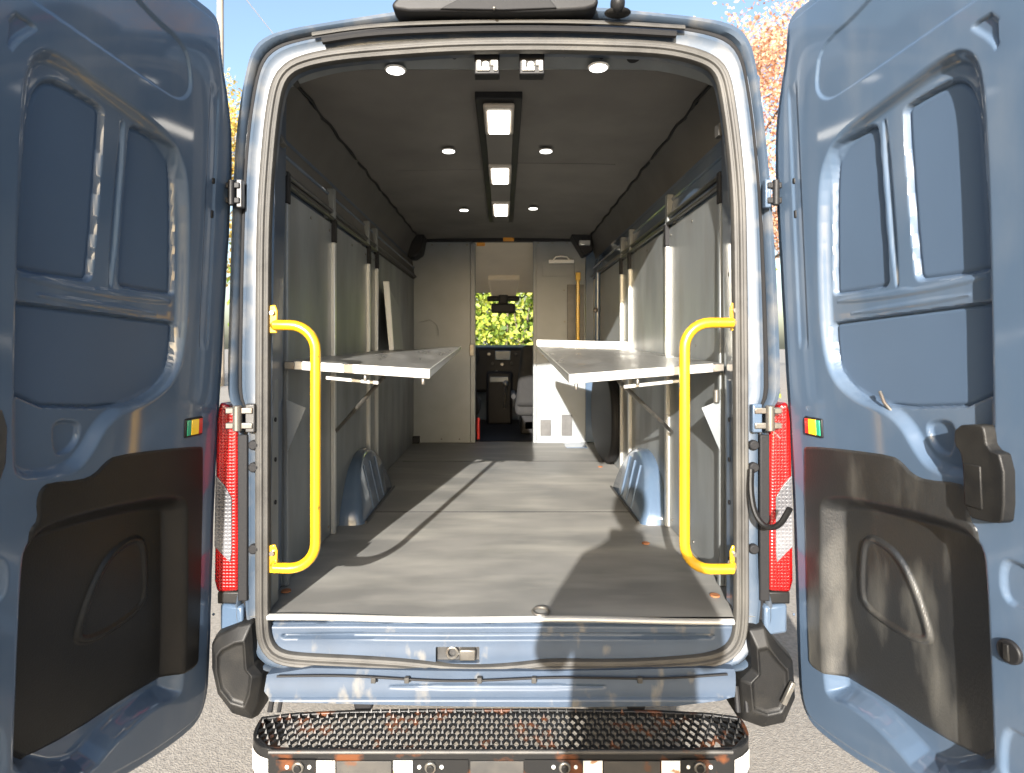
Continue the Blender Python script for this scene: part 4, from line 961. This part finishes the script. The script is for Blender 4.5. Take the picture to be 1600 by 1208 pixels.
# ================================================================== BACKGROUND
def leaves(center_fn, n, size, m, name, parent):
    P = np.array([center_fn() for _ in range(n)]); A = rng.normal(size=(n, 3)); A /= np.linalg.norm(A, axis=1)[:, None]
    B = rng.normal(size=(n, 3)); B -= A * np.sum(A * B, 1)[:, None]; B /= np.linalg.norm(B, axis=1)[:, None]
    sz = size * rng.uniform(.6, 1.4, (n, 1)); A *= sz; B *= sz * .6
    vs = np.stack([P - A, P + B, P + A, P - B], 1).reshape(-1, 3); fs = np.arange(4 * n).reshape(-1, 4)
    me = bpy.data.meshes.new(name); me.from_pydata(vs.tolist(), [], fs.tolist()); return link(name, me, m, parent)
def tree(x, y, h, rad, m, label, cat='tree', n=9000, leaf=.11, seed=1, name='autumn_tree', group=None, low=.3):
    rr = random.Random(seed)
    t = empty(name, (x, y, 0)); tag(t, label, cat, group)
    mb = MB(); tips = []
    mb.tube([(0, 0, 0), (rr.uniform(-.1, .1), 0, h * .35), (rr.uniform(-.25, .25), .1, h * .65), (0, 0, h * .95)], [.018 * h, .013 * h, .008 * h, .002 * h], 10)
    for k in range(26):
        z = h * rr.uniform(low, .92); a = rr.uniform(0, 2 * math.pi); l = rad * (1.15 - .7 * abs(z / h - .55) / .45) * rr.uniform(.6, 1)
        b = Vector((0, 0, z)); p1 = b + Vector((math.cos(a) * l * .5, math.sin(a) * l * .5, l * .28)); p2 = b + Vector((math.cos(a) * l, math.sin(a) * l, l * .5))
        mb.tube([b, p1, p2], [.006 * h * (1.2 - z / h), .003 * h * (1.2 - z / h), .004], 6)
        for q in (.35, .6, .85, 1.0): tips.append(b.lerp(p2, q) + Vector([rr.gauss(0, .12 * rad)] * 3))
        for _ in range(3):
            s_ = b.lerp(p2, rr.uniform(.4, .95)); e = s_ + Vector((rr.gauss(0, .2), rr.gauss(0, .2), rr.uniform(0, .3))) * rad
            mb.tube([s_, e], [.006, .003], 4, False); tips.append(e)
    mb.build('trunk', M['bark'], t)
    def cf():
        c = rr.choice(tips); s_ = rad * .11
        return (c.x + rr.gauss(0, s_), c.y + rr.gauss(0, s_), c.z + rr.gauss(0, s_ * .8))
    leaves(cf, n, leaf, m, 'crown', t); return t
tree(-13.8, 26, 12.5, 4.2, M['leaf_yellow'], 'yellow and orange autumn tree seen left of the van roof', seed=3, n=16000, leaf=.085)
tree(11.6, 25, 16, 5.2, M['leaf_pink'], 'tall red and orange autumn tree seen right of the van roof', seed=5, n=22000, leaf=.085)
# beside the van, seen only in the paint
tree(19, 14, 12, 4.5, M['leaf_orange'], 'broad orange autumn tree standing off the right side of the van', seed=8, n=5000)
tree(-19, 12, 11, 4.5, M['leaf_green'], 'green leafed tree standing off the left side of the van', seed=9, n=5000, name='green_tree')
tree(24, -8, 9, 4.0, M['leaf_green'], 'green leafed tree behind and right of the camera', seed=10, n=4000, name='green_tree')
tree(-28, -2, 9, 4.0, M['leaf_yellow'], 'yellow autumn tree far left beside the parking ground', seed=11, n=4000)

def unseen_house(x, y, w_, d_, h, rz, wallm, label):
    t = empty('unseen_house', (x, y, 0)); t.rotation_euler = (0, 0, rz); tag(t, label, 'unseen_house')
    z0, z1 = -ZC, h - ZC
    MB().box(-w_ / 2, w_ / 2, -d_ / 2, d_ / 2, z0, z1).build('wall', wallm, t, smooth=False)
    e = .4; rr_ = MB(); a = w_ / 2 + e; b = d_ / 2 + e
    rr_.add([V(-a, -b, z1 + .002), V(a, -b, z1 + .002), V(a, b, z1 + .002), V(-a, b, z1 + .002), V(-a, 0, z1 + 2.4), V(a, 0, z1 + 2.4)], [(0, 1, 2, 3), (0, 1, 5, 4), (3, 2, 5, 4), (0, 3, 4), (1, 2, 5)])
    rf = rr_.build('roof', M['dark_steel'], t, smooth=False)
    MB().box(-w_ * .25, -w_ * .25 + .7, -.4, .4, z1 + 1.2, z1 + 3.2).build('chimney', M['wall'], rf, .01)
    for sy in (-1, 1):
        for k in range(int(w_ // 2.4)):
            for zz in (1.0, 3.7):
                if zz + 1.3 > h: continue
                xx = -w_ / 2 + 1.3 + 2.4 * k
                wf = MB().box(xx - .55, xx + .55, *sorted((sy * (d_ / 2 + .002), sy * (d_ / 2 + .06))), zz - ZC, zz + 1.3 - ZC).build('window', M['white'], t, .01)
                MB().box(xx - .46, xx + .46, *sorted((sy * (d_ / 2 + .05), sy * (d_ / 2 + .075))), zz + .09 - ZC, zz + 1.21 - ZC).build('pane', M['screen'], wf)
unseen_house(24, 8, 14, 8, 5.8, R(90), M['bulkhead'], 'grey two storey house added on the right to screen off sky light')  # unseen buildings added to cut sky light and for paint reflections
unseen_house(-25, 4, 12, 8, 5.6, R(90), M['beige'], 'beige two storey house added on the left to be mirrored in the paint')
for i, (x, y, h) in enumerate(((15.5, 3.5, 7), (16.5, 9, 8.5), (16, -2, 6.5), (-17, 5, 7), (-18, -1, 7.5))):  # unseen tree belt added to block low sky light and darken paint reflections
    tree(x, y, h, 2.1, M['leaf_green'], ('added unseen dense green tree level with the cab, off the right side of the van', 'tallest added unseen dense green tree, ahead of the van on its right', 'lowest added unseen dense green tree, off the right rear of the van', 'added unseen dense green tree level with the cab, off the left side', 'added unseen dense green tree off the left rear of the van')[i], seed=20 + i, n=5000, name='green_tree', low=.08, leaf=.16)

pl = empty('utility_pole', (-11.45, 22.0, 0)); tag(pl, 'pale weathered utility pole standing left of the van roof', 'pole')
MB().tube([(0, 0, 0), (0, 0, 18)], [.16, .12], 14).build('pole_shaft', M['pole'], pl)
MB().box(-.9, .9, -.06, .06, 17.2 - ZC, 17.33 - ZC).build('cross_arm', M['pole'], pl)
wv = MB().tube([(-11.5, 21.8, 17), (-9.6, 28.0, 14.8), (-7.5, 42.0, 10.2), (-6.5, 60, 11)], .018, 6).build('overhead_wire', M['white'], None)
tag(wv, 'thin pale overhead wire sloping down from the utility pole', 'wire')
# hedge in front of the van, seen through the windscreen
hg = empty('hedge', (0, 10.5, 0)); tag(hg, 'sunlit yellow green leafy hedge seen through the windscreen', 'hedge')
def hc():
    x = random.uniform(-5.5, 5.5); z = random.uniform(.02, 3.6)
    return (x, random.gauss(0, .30) + .25 * math.sin(x * 2.1 + z) + .2 * math.sin(x * 5 + z * 3), z + .2 * math.sin(x * 3))
leaves(hc, 26000, .065, M['leaf_hedge'], 'foliage', hg)
hs = MB()
for k in range(30):
    x = random.uniform(-5.3, 5.3); hs.tube([(x, 0, 0), (x + random.uniform(-.3, .3), .05, 1.6), (x + random.uniform(-.6, .6), 0, 3.2)], [.035, .02, .008], 6)
hs.build('stem', M['bark'], hg)
leaves(lambda: (random.uniform(-5.4, 5.4), random.uniform(.35, 1.3), random.uniform(.02, 3.3)), 12000, .09, M['leaf_green'], 'inner_foliage', hg)
# a low white fence behind the parking area, to left and right, for the paint to mirror
# ---- the photographer, standing right behind the camera and throwing the shadow
def person():
    bx_, by_ = -.03, -2.24
    J = {'pelvis': (bx_, by_ - .05, 1.02), 'waist': (bx_, by_ - .04, 1.22), 'chest': (bx_, by_ - .04, 1.50), 'neck': (bx_, by_ - .02, 1.66), 'headb': (bx_, by_ + .0, 1.74),
         'shL': (bx_ - .18, by_ - .04, 1.58), 'elL': (bx_ - .28, by_ + .03, 1.27), 'wrL': (bx_ - .09, by_ + .13, 1.55),
         'shR': (bx_ + .18, by_ - .04, 1.58), 'elR': (bx_ + .28, by_ + .03, 1.27), 'wrR': (bx_ + .09, by_ + .13, 1.56),
         'hipL': (bx_ - .10, by_ - .05, .96), 'knL': (bx_ - .14, by_ + .02, .50), 'anL': (bx_ - .17, by_ - .03, .09), 'toL': (bx_ - .20, by_ + .13, .04),
         'hipR': (bx_ + .10, by_ - .05, .96), 'knR': (bx_ + .14, by_ - .0, .50), 'anR': (bx_ + .17, by_ - .06, .09), 'toR': (bx_ + .20, by_ + .10, .04)}
    Rr = {'pelvis': .19, 'waist': .225, 'chest': .215, 'neck': .06, 'headb': .06, 'shL': .095, 'elL': .062, 'wrL': .03, 'shR': .095, 'elR': .062, 'wrR': .03,
          'hipL': .13, 'knL': .062, 'anL': .042, 'toL': .035, 'hipR': .13, 'knR': .062, 'anR': .042, 'toR': .035}
    E = [('pelvis', 'waist'), ('waist', 'chest'), ('chest', 'neck'), ('neck', 'headb'), ('chest', 'shL'), ('shL', 'elL'), ('elL', 'wrL'), ('chest', 'shR'), ('shR', 'elR'), ('elR', 'wrR'),
         ('pelvis', 'hipL'), ('hipL', 'knL'), ('knL', 'anL'), ('anL', 'toL'), ('pelvis', 'hipR'), ('hipR', 'knR'), ('knR', 'anR'), ('anR', 'toR')]
    K = list(J); me = bpy.data.meshes.new('person'); me.from_pydata([J[k] for k in K], [(K.index(a), K.index(b)) for a, b in E], [])
    o = link('person', me, M['jacket'], None)
    o.modifiers.new('skin', 'SKIN'); sk = me.skin_vertices[0].data
    for i, k in enumerate(K): sk[i].radius = (Rr[k], Rr[k] * (.75 if k in ('chest', 'waist', 'pelvis') else 1))
    sk[0].use_root = True
    q = o.modifiers.new('sub', 'SUBSURF'); q.levels = 2; q.render_levels = 2
    tag(o, 'photographer in a dark jacket holding a camera to the face behind the van', 'person')
    hc_ = Vector((bx_, by_ + .02, 1.86))
    MB().ball(hc_, .077, .098, .120, 24, 16).ball(hc_ + Vector((0, .1, -.015)), .014, .02, .022).ball(hc_ + Vector((.078, 0, -.01)), .010, .018, .03).ball(hc_ + Vector((-.078, 0, -.01)), .010, .018, .03).ball(hc_ + Vector((0, .092, -.055)), .024, .008, .007).build('head', M['skin'], o)
    MB().ball(hc_ + Vector((0, -.018, .028)), .086, .100, .112, 24, 14).build('hair', M['hair'], o)
    for s_ in (-1, 1):
        w_ = Vector(J['wrR' if s_ > 0 else 'wrL']); p = w_ + Vector((-s_ * .02, .035, .05))
        mb = MB().ball(p, .024, .03, .045)
        for f_ in range(4):
            b = p + Vector((-s_ * .004, .012 - .0 * f_, .034 - .020 * f_)); ln = (.030, .034, .032, .026)[f_]
            mb.tube([b, b + Vector((-s_ * ln * .8, .012, .004)), b + Vector((-s_ * ln * 1.5, .002, .003))], [.009, .008, .007], 8)
        mb.tube([p + Vector((0, -.02, .02)), p + Vector((-s_ * .03, -.026, .034)), p + Vector((-s_ * .045, -.024, .036))], [.011, .009, .008], 8)
        mb.build('hand', M['skin'], o)
    c = MB().box(bx_ - .065, bx_ + .065, by_ + .13, by_ + .175, 1.60 - ZC, 1.70 - ZC).build('handheld_camera', M['black'], None, .008)
    MB().cyl((bx_ - .0, by_ + .19, 1.632), (0, 1, 0), .034, .04, 24).build('lens', M['black'], c, .003)
    tag(c, 'black camera held to the photographer\'s eye behind the van', 'camera')
person()
